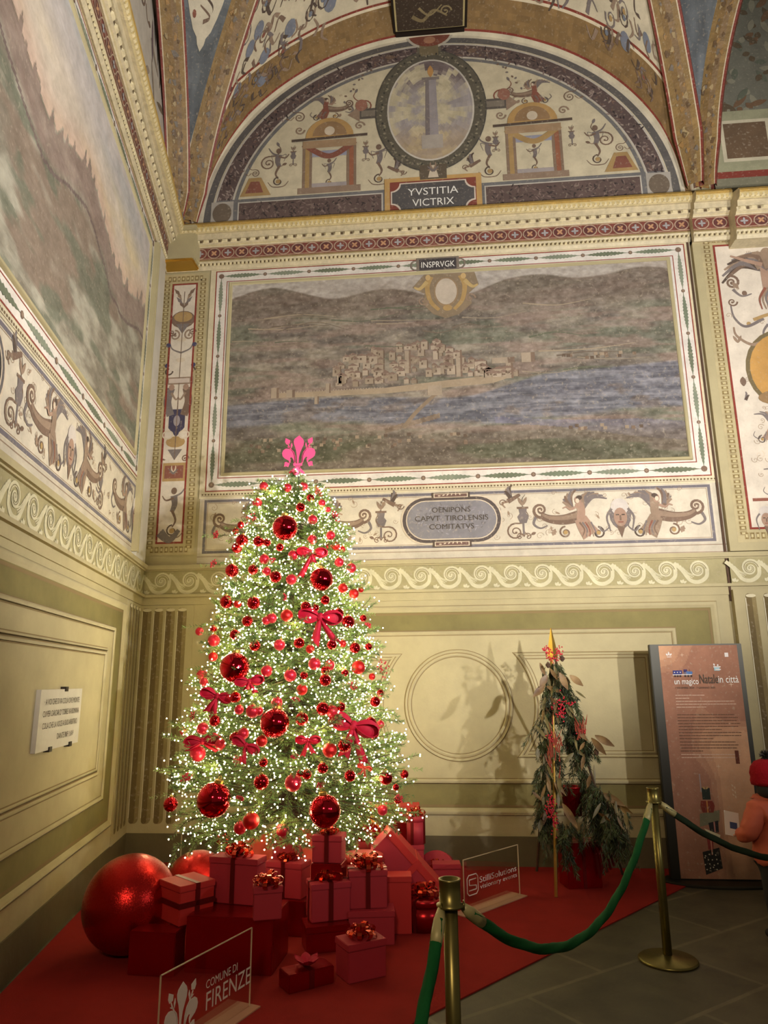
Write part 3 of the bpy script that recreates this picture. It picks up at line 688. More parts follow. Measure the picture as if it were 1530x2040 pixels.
# ---- grotesque pilaster panels
def pil_panel(mp, par, u0, u1, z0, z1, base, seed=0, wide=False, name='grotesque_pilaster_fresco'):
    P = Paint(mp); P.base = base; w = u1 - u0; c = (u0 + u1) / 2; rr_ = np.random.RandomState(14)
    P.rect(u0 - .12, z0 - .12, u1 + .12, z1 + .12, (176, 162, 122), 0)
    st = .05
    for a, b, cc, d in ((u0 - .06, z0 - .06, u0 - .06, z1 + .06), (u1 + .06, z0 - .06, u1 + .06, z1 + .06), (u0 - .06, z0 - .06, u1 + .06, z0 - .06), (u0 - .06, z1 + .06, u1 + .06, z1 + .06)):
        P.beads(a, b, cc, d, .05, .06, (120, 100, 60), 1, .62); P.beads(a, b, cc, d, .05, .03, (188, 174, 130), 2, .4); P.beads(a, b, cc, d, .021, .066, (150, 132, 88), 1, .3)
    P.rect(u0, z0, u1, z1, (206, 194, 176), 3); P.frame(u0, z0, u1, z1, .02, (130, 52, 40), 4)
    if not wide:
        H = z1 - z0; s = w * 1.15; n = 7; seq = [3, 5, 1, 4, 3, 2, 1, 0]; y = z0 + .55
        m_putto(P, c + .02, z0 + .32, .62); P.curve([(u0 + .04, z0 + .12), (c, z0 + .04), (u1 - .05, z0 + .14)], .1, GR, 6)
        P.rect(u0 + .03, z0 + .66, u1 - .02, z0 + .86, OC, 6); P.rect(u0 + .05, z0 + .69, u1 - .04, z0 + .83, RD, 7); m_wing(P, TT(c, z0 + .74, .3), 0, 0, 2.6, .3, .3, HI, 8, 3); m_wing(P, TT(c, z0 + .74, .3, -1), 0, 0, 2.6, .3, .3, HI, 8, 3)
        ys = np.linspace(z0 + 1.06, z1 - .2, 8)
        for yy, k in zip(ys, [1, 5, 4, 3, 2, 2, 1, 0]): m_cand(P, c, yy, .52, k)
        P.stroke([(c, z0 + .9), (c, z1 - .1)], .008, BR, 4)
    else:
        T = TT(c, 0, 1)
        P.disc(c, (z0 + z1) / 2 + .1, .36, .42, (110, 96, 66), 5); P.disc(c, (z0 + z1) / 2 + .1, .32, .38, (184, 140, 76), 6); P.disc(c, (z0 + z1) / 2 + .02, .14, .26, (150, 108, 64), 7); P.disc(c - .02, (z0 + z1) / 2 + .25, .06, .07, (196, 160, 110), 8)
        P.disc(c, (z0 + z1) / 2 - .2, .28, .09, (140, 112, 76), 7)
        y = z1 - .5
        P.curve([(c, y + .28), (c, y), (c + .02, y - .24)], [.17] * 17, FL, 6); P.disc(c, y + .36, .06, .075, BR2, 7); m_wing(P, TT(c, y + .15, 1), 0, .05, .6, .42, 1, BR, 5); m_wing(P, TT(c, y + .15, 1, -1), 0, .05, .6, .42, 1, BR, 5)
        for q in (-1, 1):
            P.curve([(c + q * .06, y + .24), (c + q * .22, y + .3), (c + q * .36, y + .36)], .05, FL, 7); m_wing(P, TT(c + q * .08, y + .2, 1, q), 0, 0, .45, .42, .9, DK, 4, 7)
            for j in range(4): P.curve([(c + q * .02 * j, y - .02), (c + q * (.04 + .03 * j), y - .14), (c + q * .04 * j, y - .26)], .03, [BR, GR, BR2, RD][j], 7)
            P.spiral(c + q * .38, y + .06, .075, pi / 2, 1.5, .028, BR, 5, q); P.curve([(c + q * .38, y - .02), (c + q * .3, y - .1), (c + q * .2, y - .08)], .03, GR, 5); P.leaf(c + q * .32, y - .02, pi / 2 - q * .6, .1, .03, BR2, 6, 4)
            m_putto(P, c + q * .27, y - .26, .5, q); P.curve([(c + q * .12, y - .36), (c + q * .3, y - .44), (c + q * .4, y - .34), (c + q * .42, y - .2)], .035, GR, 5); P.spiral(c + q * .4, y - .16, .05, 0, 1.3, .018, BR, 5, q)
            P.curve([(c + q * .1, y - .58), (c + q * .26, y - .64), (c + q * .4, y - .54), (c + q * .42, y - .44)], .04, BR2, 5); m_vase(P, c + q * .4, y - .72, .75); P.leaf(c + q * .4, y - .98, -pi / 2, .1, .03, BR, 5); m_eagle(P, c + q * .38, y - 1.25, .4, q)
        m_mask(P, c, y - .52, .95); P.curve([(c - .22, y - .37), (c, y - .31), (c + .22, y - .37)], .035, OC, 6, 1)
        yb = (z0 + z1) / 2 - .5
        for q in (-1, 1):
            m_harpy(P, c + q * .16, yb, .42, q, FL); m_scroll(P, c + q * .34, yb - .28, .4, q); P.spiral(c + q * .14, yb - .3, .06, 0, 1.5, .02, BR, 5, -q)
            m_harpy(P, c + q * .14, yb - .56, .42, q, BR2); m_mask(P, c + q * .36, yb - .92, .6); m_putto(P, c + q * .16, yb - .9, .5, q); m_scroll(P, c + q * .33, z0 + .22, .42, q); P.leaf(c + q * .2, z0 + .12, 1.2, .16, .04, GR, 5, 6)
        for j in range(40): P.spiral(u0 + .06 + (w - .12) * rr_.rand(), z0 + .1 + (z1 - z0 - .2) * rr_.rand(), .02 + .015 * rr_.rand(), 6 * rr_.rand(), 1.2, .006, (156, 136, 114), 4)
        P.rect(u0 + .06, yb - .74, u1 - .05, yb - .71, RD, 6)
    return P.build(name, par)
pil_panel(PB, wall_back, -2.94, -2.65, 2.98, 5.93, .014)
pil_panel(lambda u, v, o: PB(u, v, o + .07), wall_back, 2.86, 3.9, 2.96, 5.98, .003, wide=True)
mb = MB(); slab(mb, PB, 2.66, 2.76, 4.1, 6.2, 0, .072); mb.build('upper_pilaster', M['plaster'], wall_back)
mb = MB(); slab(mb, PB, 2.625, 2.3, 2.645, 6.3, 0, .02); mb.build('dark_joint', M['bark'], wall_back)

# ================================================================= cornice
def zt(za, o): return CAMH + (za - CAMH) * (D - o) / D
PROF = [(6.08, .0), (6.085, .03), (6.13, .05), (6.175, .05), (6.20, .065), (6.22, .06), (6.37, .06), (6.375, .08), (6.39, .09), (6.41, .10), (6.43, .12), (6.47, .12), (6.48, .15), (6.55, .16), (6.565, .19), (6.60, .22), (6.65, .235), (6.68, .24), (6.70, .22)]
def cornice(mp, u0, u1, name, par=None, off=0., steps=None):
    P = Paint(mp); P.base = 0; P.L = .0015
    prof = [(zt(6.08, off), -.02)] + [(zt(z, o + off), o + off) for z, o in PROF] + [(zt(6.70, .22) + .0, -.02)]
    cols = [(188, 174, 140)] + [(198, 184, 150)] * 4 + [(160, 140, 96), (122, 66, 56), (198, 184, 150), (204, 190, 156), (188, 172, 130), (204, 190, 156), (206, 192, 158), (206, 194, 162), (196, 182, 148), (204, 190, 156), (198, 180, 132), (190, 168, 110), (176, 142, 70), (176, 142, 70), (176, 150, 90)]
    def seg(ua, ub):
        for (za, oa), (zb, ob), c in zip(prof[:-1], prof[1:], cols):
            b = len(P.v); P.v += [mp(ua, za, oa), mp(ub, za, oa), mp(ub, zb, ob), mp(ua, zb, ob)]; P.f.append((b, b + 1, b + 2, b + 3)); P.c.append(tuple(lin(c)))
    seg(u0, u1)
    for a in (u0, u1):
        b = len(P.v); P.v += [mp(a, z, o) for z, o in prof] + [mp(a, prof[0][0], -.02)]; P.f.append(tuple(range(b, b + len(prof) + 1))); P.c.append(tuple(lin((196, 182, 148))))
    mp2 = lambda u, v, o: mp(u, v, o + .062 + off); z0, z1 = zt(6.225, .06 + off), zt(6.365, .06 + off)
    # red frieze with linked rings
    n = int((u1 - u0) / .155); st = (u1 - u0) / max(n, 1); sub = Paint(mp2)
    for i in range(n):
        c = u0 + (i + .5) * st; zc = (z0 + z1) / 2; sub.disc(c, zc, .06, .06, (96, 52, 50), 1, 16) if i % 2 else None
        sub.ring(c, zc, .075, .066, .011, (176, 150, 128), 2, n=20)
        for k in range(4): sub.leaf(c, zc, pi / 4 * (i % 2) + k * pi / 2, .04, .011, (186, 140, 104) if i % 2 else (160, 156, 156), 3)
    sub.rect(u0, z0, u1, z0 + .007, (190, 160, 130), 2); sub.rect(u0, z1 - .007, u1, z1, (190, 160, 130), 2)
    P.v_off = len(P.v); b = len(P.v); P.v += sub.v; P.f += [tuple(b + i for i in f) for f in sub.f]; P.c += sub.c
    # raised bead and egg rows
    rows = [(6.155, .052, .045, .022, (214, 200, 160), (96, 78, 50)), (6.45, .12, .105, .028, (220, 206, 166), (90, 72, 48)), (6.61, .21, .05, .045, (216, 200, 156), (104, 84, 54))]
    for za, o, stp, h, c, c2 in rows:
        z = zt(za, o + off); n = int((u1 - u0) / stp); d = (u1 - u0) / max(n, 1)
        for i in range(n):
            c0 = u0 + (i + .5) * d
            b = len(P.v); k = o + off
            for (du, dz, do) in ((-.32, -.5, 0), (.32, -.5, 0), (.32, .5, .004), (-.32, .5, .004), (-.2, -.3, .02), (.2, -.3, .02), (.2, .35, .02), (-.2, .35, .02)):
                P.v.append(mp(c0 + du * d, z + dz * h, k + do))
            for f in ((4, 5, 6, 7), (0, 1, 5, 4), (1, 2, 6, 5), (2, 3, 7, 6), (3, 0, 4, 7)): P.f.append(tuple(b + q for q in f)); P.c.append(tuple(lin(c)))
            b = len(P.v); P.v += [mp(c0 + .36 * d, z - h / 2, k + .003), mp(c0 + .62 * d, z - h / 2, k + .003), mp(c0 + .62 * d, z + h / 2, k + .006), mp(c0 + .36 * d, z + h / 2, k + .006)]; P.f.append((b, b + 1, b + 2, b + 3)); P.c.append(tuple(lin(c2)))
    return P.build(name, par, M['gilt'])
tb = struct(cornice(PB, -3.02, 2.66, 'trim_1'))
tl = struct(cornice(PL, .05, 8.8, 'trim_2'))
tr = struct(cornice(PB, 2.66, 3.02, 'trim_3', off=.09)); tr2 = struct(cornice(PB, 3.02, 5.0, 'trim_4', off=.24))
# corner corbel with scroll under the cornice
cb = MB(); cb.box((-2.84, D - .1, 6.28), (.42, .2, .34), bev=.01); cb.box((-2.84, D - .13, 6.47), (.46, .28, .05), bev=.01); cb.box((-2.86, D - .12, 6.09), (.44, .24, .035), mi=1, bev=.012)
corb = struct(cb.build('trim_5', [M['plaster'], M['gold']]))

# ================================================================= lunette
P = Paint(PB); P.base = .004; AX, AZ, Z0 = 2.68, 2.42, 6.6
def arch(P, r0, r1, col, k, n=60, a0=0, a1=pi):
    A = np.linspace(a0, a1, n + 1)
    for a, b in zip(A[:-1], A[1:]):
        P.poly([(AX * r0 * cos(a), Z0 + AZ * r0 * sin(a)), (AX * r1 * cos(a), Z0 + AZ * r1 * sin(a)), (AX * r1 * cos(b), Z0 + AZ * r1 * sin(b)), (AX * r0 * cos(b), Z0 + AZ * r0 * sin(b))], col, k)
P.rect(-2.8, 6.5, 2.8, 9.4, (200, 188, 158), 0)
BK = (62, 56, 52)
arch(P, .97, 1.01, (206, 196, 172), 1); arch(P, .955, .985, (96, 92, 88), 1); arch(P, .872, .945, (92, 76, 72), 1); arch(P, .942, .95, (190, 182, 168), 2); arch(P, .868, .875, (190, 182, 168), 2); arch(P, .85, .866, (112, 110, 108), 1)
rr = np.random.RandomState(11)
for i in range(520):
    a = rr.rand() * pi; r = .878 + .058 * rr.rand(); P.leaf(AX * r * cos(a), Z0 + AZ * r * sin(a), rr.rand() * 6.28, .03 + .04 * rr.rand(), .009, [(134, 116, 108), (58, 48, 48), (150, 134, 124), (112, 88, 78)][i % 4], 2 + i % 2)
P.rect(-2.5, 6.6, 2.5, 6.97, (110, 108, 106), 2)
for a, b in ((-2.24, -.58), (.55, 2.24)):
    P.rect(a, 6.66, b, 6.93, (190, 182, 168), 3); P.rect(a + .015, 6.67, b - .015, 6.915, (96, 78, 72), 4)
    for i in range(150): P.leaf(a + .04 + (b - a - .1) * rr.rand(), 6.69 + .2 * rr.rand(), rr.rand() * 6.28, .03 + .03 * rr.rand(), .008, [(60, 50, 48), (124, 104, 96), (76, 62, 58)][i % 3], 5)
for q in (-1, 1):
    P.rect(q * 2.42 - .13, 6.64, q * 2.42 + .13, 6.95, (170, 162, 150), 4); P.disc(q * 2.42, 6.8, .11, .13, (110, 96, 80), 5)
# cream field tint variations
# temples
def temple(P, c, s, ctr):
    P.rect(c - .31, 7.02, c - .2, 7.62, (134, 112, 92), 4); P.rect(c - .28, 7.05, c - .23, 7.6, OC, 5); P.rect(c + .2, 7.02, c + .31, 7.62, (134, 112, 92), 4); P.rect(c + .23, 7.05, c + .28, 7.6, (150, 96, 70), 5)
    P.rect(c - .36, 6.98, c + .36, 7.06, BR2, 5); P.rect(c - .2, 7.06, c + .2, 7.11, (160, 150, 146), 5); P.rect(c - .2, 7.46, c + .2, 7.54, (146, 146, 160), 5)
    P.curve([(c - .3, 7.64), (c, 7.46), (c + .3, 7.64)], .07, RD if s > 0 else OC, 6, 1); P.rect(c - .31, 7.58, c + .31, 7.68, (160, 132, 100), 6)
    P.poly([(c - .44, 7.68), (c + .44, 7.7), (c + .44, 7.735), (c - .44, 7.715)], DK, 7)
    P.poly([(c + .28 * cos(a), 7.72 + .26 * sin(a)) for a in np.linspace(0, pi, 14)], (178, 142, 88), 6); P.poly([(c + .2 * cos(a), 7.74 + .19 * sin(a)) for a in np.linspace(0, pi, 12)], (146, 116, 82), 7); P.disc(c, 7.8, .06, .06, HI, 8)
    m_putto(P, c, 7.24, .42); m_harpy(P, c - .02 * s, 8.12, .42, -s, RD); P.spiral(c + s * .38, 8.02, .09, 0, 1.3, .03, BR, 3, s)
    for q in (-1, 1): P.spiral(c + q * .35, 7.84, .06, 0, 1.3, .02, BR2, 5, q); m_vase(P, c + q * .42, 7.5, .5)
temple(P, -1.19, 1, 0); temple(P, 1.12, -1, 0)
for q, off in ((-1, 0), (1, .02)):
    m_putto(P, q * 1.78 + off, 7.35, .6, q); m_putto(P, q * .62, 7.3, .62, -q); m_eagle(P, q * .4, 7.2, .55, q)
    P.poly([(q * 2.22, 7.0), (q * 1.86, 7.0), (q * 1.98, 7.24), (q * 2.12, 7.24)], OC, 4); P.poly([(q * 2.16, 7.04), (q * 1.95, 7.04), (q * 2.0, 7.19), (q * 2.1, 7.19)], RD, 5)
    m_scroll(P, q * 1.9, 7.42, .55, -q); m_scroll(P, q * 2.05, 7.3, .3, q); m_scroll(P, q * .78, 8.1, .5, q, RD); P.disc(q * .82, 8.12, .07, .08, (150, 104, 86), 5)
    for i in range(16): t = i / 15; P.leaf(q * (.52 + .5 * t), 8.72 - .42 * t * t - .1 * t, 2 * i, .035, .012, [BR, GR][i % 2], 3)
    P.leaf(q * .42, 8.76, pi / 2 - q * 1.5, .12, .03, BR, 4); m_scroll(P, q * 1.55, 8.02, .4, q)
    P.rect(min(q * .6, q * .84), 7.93, max(q * .6, q * .84), 8.07, (92, 84, 76), 4); P.rect(min(q * .6, q * .82), 7.96, max(q * .6, q * .82), 8.04, (124, 114, 100), 5); P.poly([(q * .84, 7.9), (q * .84, 8.1), (q * .98, 8.0)], BR2, 4)
# plaque
P.rect(-.56, 6.62, .52, 7.1, (188, 150, 92), 7); P.rect(-.5, 6.62, .46, 7.05, (128, 66, 52), 8)
def chamf(P, x0, z0, x1, z1, r, col, k):
    Q = []
    for cx_, cz_, a0 in ((x1, z1, 1.5 * pi), (x0, z1, 0), (x0, z0, .5 * pi), (x1, z0, pi)):
        pass
    Q += [(x1 - r * sin(a), z1 - r * cos(a)) for a in np.linspace(0, pi / 2, 6)]
    Q += [(x0 + r * cos(a), z1 - r * sin(a)) for a in np.linspace(0, pi / 2, 6)]
    Q += [(x0 + r * sin(a), z0 + r * cos(a)) for a in np.linspace(0, pi / 2, 6)]
    Q += [(x1 - r * cos(a), z0 + r * sin(a)) for a in np.linspace(0, pi / 2, 6)]
    P.poly(Q, col, k)
chamf(P, -.49, 6.66, .45, 7.03, .1, (206, 190, 172), 9); chamf(P, -.475, 6.675, .435, 7.015, .1, (84, 80, 78), 10)
# medallion
def oval(P, rx, rz, col, k): P.disc(-.02, 7.99, rx, rz, col, k, 48)
oval(P, .64, .83, (78, 74, 66), 6); oval(P, .625, .815, (92, 86, 72), 7); oval(P, .5, .69, (196, 188, 174), 8)
for i in range(110):
    a = 2 * pi * i / 110; P.leaf(-.02 + .565 * cos(a), 7.99 + .755 * sin(a), a + i, .035, .011, [(128, 122, 100), (60, 58, 50), (140, 130, 108)][i % 3], 8)
P.rect(-.16, 8.7, .12, 8.98, (104, 96, 80), 7); P.rect(-.13, 8.74, .09, 8.93, (122, 108, 80), 8)
P.rect(-.16, 7.06, .14, 7.25, (96, 84, 68), 8); P.poly([(-.03, 7.24), (-.07, 7.08), (.05, 7.08), (.01, 7.24)], HI, 9); m_wing(P, TT(-.01, 7.16, .4), 0, 0, 2.6, .3, .4, BR2, 9, 3); m_wing(P, TT(-.01, 7.16, .4, -1), 0, 0, 2.6, .3, .4, BR2, 9, 3)
P.poly([(-.01 + .28 * cos(a), 9.06 + .22 * sin(a) ) for a in np.linspace(pi, 2 * pi, 14)], (190, 180, 160), 7); P.poly([(-.01 + .25 * cos(a), 9.06 + .19 * sin(a)) for a in np.linspace(pi, 2 * pi, 14)], (128, 72, 54), 8); P.disc(-.01, 8.96, .07, .05, (170, 120, 90), 9)
def med(U, V):
    x = (U + .02) / .48; y = (V - 7.99) / .67; n = fbm(x * 3 + 9, y * 7, 4, 91); n2 = fbm(x * 12, y * 22, 3, 93)
    c = mixc((190, 178, 148), (156, 148, 146), sstep(n, .35, .65)); c = mixc(c, (112, 98, 96), sstep(y, .3, .75) * sstep(n, .42, .58)); c = mixc(c, (176, 148, 108), sstep(-y, .2, .7) * .5)
    return c + ((n2 - .5) * 30)[..., None]
nr = 26
for j in range(nr):
    r0, r1 = j / nr, (j + 1) / nr
    for i in range(48):
        a, b = 2 * pi * i / 48, 2 * pi * (i + 1) / 48; q = [(-.02 + .48 * r * cos(t), 7.99 + .67 * r * sin(t)) for r, t in ((r0, a), (r1, a), (r1, b), (r0, b))]
        cc = med(np.array([[sum(p[0] for p in q) / 4]]), np.array([[sum(p[1] for p in q) / 4]]))[0, 0]; P.poly(q if j else q[1:], cc, 9)
P.poly([(-.07, 8.4), (.05, 8.4), (.065, 7.64), (-.085, 7.64)], (150, 142, 142), 10); P.poly([(-.07, 8.4), (-.03, 8.4), (-.035, 7.64), (-.085, 7.64)], (122, 112, 110), 11); P.rect(-.11, 8.39, .09, 8.43, (128, 118, 112), 11); P.rect(-.13, 7.46, .11, 7.64, (168, 158, 146), 11)
P.leaf(-.01, 8.43, pi / 2, .16, .035, (186, 140, 84), 11)
P.build('lunette_fresco', wall_back)
for t, z, w in (('YVSTITIA', 6.86, .56), ('VICTRIX', 6.72, .46)):
    text_mesh('painted_inscription', t, lambda u, v, o: PB(u, v, .019 + o), -.02, z, .13, M['white'], wall_back, width=w)
# fresco of the next bay, right
P = Paint(lambda u, v, o: PB(u, v, o + .05)); P.base = 0.
P.rect(2.98, 6.6, 4.9, 10.2, (122, 118, 96), 0); P.rect(3.02, 7.3, 4.9, 10.2, (112, 110, 96), 1)
for i in range(240): P.leaf(3.15 + 1.4 * rr.rand(), 7.5 + 2.3 * rr.rand(), rr.rand() * 6.28, .06 + .16 * rr.rand(), .035, [(92, 78, 58), (136, 132, 112), (96, 100, 84), (112, 86, 62)][i % 4], 2 + i % 3)
P.frame(2.98, 6.8, 4.9, 10.2, .05, (184, 176, 150), 6); P.rect(3.0, 6.86, 3.95, 7.62, (150, 148, 118), 6); P.rect(3.1, 6.98, 3.62, 7.5, (196, 186, 158), 7); P.rect(3.14, 7.02, 3.58, 7.46, (104, 82, 60), 8); P.rect(3.0, 6.78, 4.9, 6.86, (126, 54, 42), 7)
P.build('next_bay_fresco', wall_back)
# left wall lunette
P = Paint(PL); P.base = .004; P.rect(0, 6.7, 8.5, 11.3, (188, 180, 166), 0)
for i in range(260): P.leaf(.3 + 7 * rr.rand(), 7.4 + 3.4 * rr.rand(), rr.rand() * 6.28, .15 + .3 * rr.rand(), .035, [(112, 96, 76), (84, 72, 62), (150, 136, 120), (104, 84, 90)][i % 4], 1 + i % 3)
for i in range(26): m_scroll(P, .5 + 6 * rr.rand(), 7.6 + 3 * rr.rand(), .9, 1 if i % 2 else -1)
P.build('lunette_fresco', wall_left)

# ================================================================= vault
def ribc(x0, s0, deg, L, Hh, f1, z0=6.7, n=80, dev=None):
    out = []
    for i in range(n + 1):
        th = radians(f1) * i / n; h = L * (1 - cos(th)); out.append(Vector((x0 + cos(radians(deg)) * h, D - s0 - sin(radians(deg)) * h, z0 + Hh * sin(th))))
    return out
KEY = Vector((0, D - 4.2, 9.95))
RB = ribc(-2.796, .006, 51.6, 6.397, 2.92, 74); RA = ribc(-2.917, .102, 75.2, 6.08, 2.35, 80); RL_ = ribc(2.77, .076, 118.3, 6.233, 3.956, 84); RR_ = ribc(2.929, .02, 73.6, 4.83, 3.553, 84)
def blend(R, K):
    n = len(R) - 1; d = K - R[-1]; return [p + d * float(sstep(np.array(i / n), .6, 1)) for i, p in enumerate(R)]
RB = blend(RB, KEY); RL_ = blend(RL_, KEY)
CEIL = (0, 3.5, 5)
def loft_paint(A, B, fn, name, par, nt=26, motifs=None, bands=True):
    """A, B: curves of equal length; fn(i01, j01, metres from A, metres from B)->colour"""
    n = len(A); P = Paint(None); vs = []; fs = []; cs = []
    DS = [0, .05, .075, .14, .205, .27, .335, .40, .43, .455] if bands else [0]
    m = len(DS) + nt
    def ts(i):
        L = max((A[i] - B[i]).length, 1e-4); k = min(1, .62 * L / DS[-1]) if bands else 1; e = min(.14, .2 * L) / L
        t = [d * k / L for d in DS]; return t + [t[-1] + (1 - e - t[-1]) * j / (nt - 1) for j in range(1, nt)] + [1.]
    for i in range(n):
        vs += [tuple(A[i].lerp(B[i], t)) for t in ts(i)]
    for i in range(n - 1):
        T_ = ts(i)
        for j in range(m - 1):
            fs.append((i * m + j, i * m + j + 1, (i + 1) * m + j + 1, (i + 1) * m + j)); t = (T_[j] + T_[j + 1]) / 2
            dd = (DS[j] + DS[j + 1]) / 2 if j < len(DS) - 1 else 1.
            cs.append(tuple(lin(np.clip(fn(i / (n - 1), t, dd, .05 if j == m - 2 else 1.), 0, 255))))
    P.v = vs; P.f = fs; P.c = cs
    if motifs:
        def mp(u, v, o):
            u = min(max(u, 0), .999); x = u * (n - 1); i = int(x); f = x - i
            p0 = A[i].lerp(B[i], v); p1 = A[i + 1].lerp(B[i + 1], v); p = p0.lerp(p1, f)
            return tuple(p + (Vector((0, 2.5, 5.5)) - p).normalized() * (.006 + o))
        Q = Paint(mp); motifs(Q); b = len(P.v); P.v += Q.v; P.f += [tuple(b + i for i in f) for f in Q.f]; P.c += Q.c
    return P.build(name, par)
ceil = None
def webfn(seed):
    r = np.random.RandomState(seed); 
    def f(i, t, da, db):
        if da < .05: return (206, 196, 170)
        if da < .075: return (132, 56, 42)
        if da < .40:
            n = float(fbm(np.array(i * 60), np.array(da * 22), 3, seed)); return tuple(np.array((134, 106, 66)) * (.84 + .3 * n))
        if da < .43: return (214, 200, 170)
        if da < .455: return (126, 54, 40)
        if db < .14: return (110, 84, 66)
        return (200, 188, 160)
    return f
def archpts(q, n=80): return [Vector((q * AX * 1.0 * cos(pi / 2 * i / n), D - .003, Z0 + AZ * 1.0 * sin(pi / 2 * i / n))) for i in range(n + 1)]
def web_motifs(seed):
    def f(Q):
        r = np.random.RandomState(seed)
        for i in range(150):
            u = .25 + .72 * r.rand(); v = .16 + .74 * r.rand(); a = r.rand() * 6.28; s = .045 / max(.4, 1)
            Q.curve([(u, v), (u + .02 * cos(a), v + .07 * sin(a)), (u + .035 * cos(a + .8), v + .09 * sin(a + .8))], .012, [BR, GR, DK, BR2][i % 4], 2, .3, 4)
        for i in range(34):
            u = .3 + .66 * r.rand(); v = .2 + .66 * r.rand(); k = 1 if i % 2 else -1; W_ = .02
            pts = [(u + W_ * (1 - t / 16) * cos(k * t * .7), v + 2.4 * W_ * (1 - t / 16) * sin(k * t * .7)) for t in range(15)]
            Q.stroke(pts, .006, [BR, DK, GR][i % 3], 3, .4); Q.disc(u, v, .006, .014, [RD, (110, 116, 126), OC][i % 3], 4, 8)
        for i in range(10):
            u = .35 + .6 * r.rand(); v = .25 + .55 * r.rand(); Q.disc(u, v, .02, .05, (118, 122, 132), 1, 12)
    return f
ceil = struct(loft_paint(archpts(-1), RB, webfn(5), 'ceiling', None, 20, web_motifs(2)))
loft_paint(archpts(1), RL_, webfn(6), 'right_vault_web', ceil, 20, web_motifs(4))
def wedge(i, t, da, db):
    if i < .12: return (150, 112, 60)
    m = (i - .2) / .8; w = abs(t - .5)
    n = float(fbm(np.array(i * 24.), np.array(t * 6.), 3, 8))
    return tuple(np.array((102, 106, 108)) * (.7 + .5 * n))
def wmot(u0):
    def f(Q):
        c = [(u0 + .012 * k, .5) for k in range(40)]
        wv = [0, .12, .16, .3, .36, .42, .46, .5, .52, .54] + [.56] * 30
        for k in range(39): Q.face([(c[k][0], .5 - wv[k] / 2), (c[k + 1][0], .5 - wv[k + 1] / 2), (c[k + 1][0], .5 + wv[k + 1] / 2), (c[k][0], .5 + wv[k] / 2)], (204, 194, 170), 2)
        for k in range(16): Q.curve([(u0 + .05 + .02 * k, .5 + .14 * sin(k * 2)), (u0 + .06 + .02 * k, .6), (u0 + .075 + .02 * k, .44)], .008, [BR, DK][k % 2], 3, .4, 4)
        for k in range(5): Q.disc(u0 + .06 + .05 * k, .36 + .28 * (k % 2), .007, .03, RD, 4, 8)
    return f
loft_paint(RA, RB, wedge, 'left_vault_wedge', ceil, 26, wmot(.42), False)
loft_paint(RL_, RR_, wedge, 'right_vault_wedge', ceil, 26, wmot(.40), False)
def rib(R, w, name, side=1, flip=False):
    P = Paint(None); cols = [(126, 54, 42), (206, 190, 160), (146, 118, 72), (136, 108, 66), (132, 106, 72), (144, 116, 70), (206, 190, 160), (126, 54, 42)]; xs = [-.5, -.42, -.38, -.2, 0, .2, .38, .42, .5]
    n = len(R); vs = []
    for i, p in enumerate(R):
        t = (R[min(i + 1, n - 1)] - R[max(i - 1, 0)]).normalized(); c = (Vector((0, 1.5, 4.5)) - p).normalized(); lat = t.cross(c).normalized(); nn = lat.cross(t).normalized()
        if nn.dot(c) < 0: nn = -nn
        ww = w * min(1., .55 + .45 * i / 8)
        vs += [p + lat * ww * x + nn * (.05 + .015 * (1 - abs(x) * 2)) for x in xs] + [p + lat * ww * .5 - nn * .03, p - lat * ww * .5 - nn * .03]
    m = len(xs) + 2; P.v = [tuple(v) for v in vs]
    for i in range(n - 1):
        for j in range(m):
            k = (j + 1) % m; P.f.append((i * m + j, i * m + k, (i + 1) * m + k, (i + 1) * m + j)); c = np.array(cols[j] if j < 8 else (120, 60, 46), float)
            if 2 <= j <= 5: c = c * (.88 + .22 * float(fbm(np.array(i * 1.3), np.array(j * 1.7), 2, 13)))
            P.c.append(tuple(lin(c)))
    me_ = P
    for i in range(1, n - 1, 1):
        p = R[i]; t = (R[i + 1] - R[i - 1]).normalized(); c = (Vector((0, 1.5, 4.5)) - p).normalized(); lat = t.cross(c).normalized(); nn = lat.cross(t).normalized(); nn = nn if nn.dot(c) > 0 else -nn
        for k in range(2):
            a = rr.rand() * 6.28; q = p + nn * .0675 + lat * (rr.rand() - .5) * w * .5 + t * (rr.rand() - .5) * .15; s = .015 + .03 * rr.rand(); b = len(P.v)
            P.v += [tuple(q + lat * s * cos(a + g) * (.35 if g % 2 else 1) + t * s * sin(a + g)) for g in (0, 1.57, 3.14, 4.71)]; P.f.append((b, b + 1, b + 2, b + 3)); P.c.append(tuple(lin([(104, 80, 52), (166, 144, 104), (118, 108, 96), (156, 120, 70)][(i + k) % 4])))
    return P.build(name, ceil, M['gilt'])
rib(RA, .27, 'gilded_rib'); rib(RB, .3, 'gilded_rib'); rib(RL_, .29, 'gilded_rib'); rib(RR_, .27, 'gilded_rib')
# crown plaque
mb = MB(); mb.box((.0, D - .34, 9.02), (.86, .5, .03), bev=.005); mb.box((.0, D - .1, 9.0), (.8, .05, .06))
pq = mb.build('crown_plaque', M['iron'], ceil)
P = Paint(lambda u, v, o: (u, D - v, 9.0 - o)); P.frame(-.4, .11, .4, .57, .02, (176, 160, 110), 1); P.rect(-.38, .13, .38, .55, (62, 48, 34), 0)
P.curve([(-.2, .3), (-.08, .24), (.05, .36), (.2, .28)], .05, (128, 112, 78), 2); P.curve([(-.12, .4), (0, .3), (.14, .42)], .03, (140, 124, 88), 2); P.spiral(.18, .34, .07, 0, 1.3, .02, (140, 124, 88), 2)
P.build('crown_relief', pq)

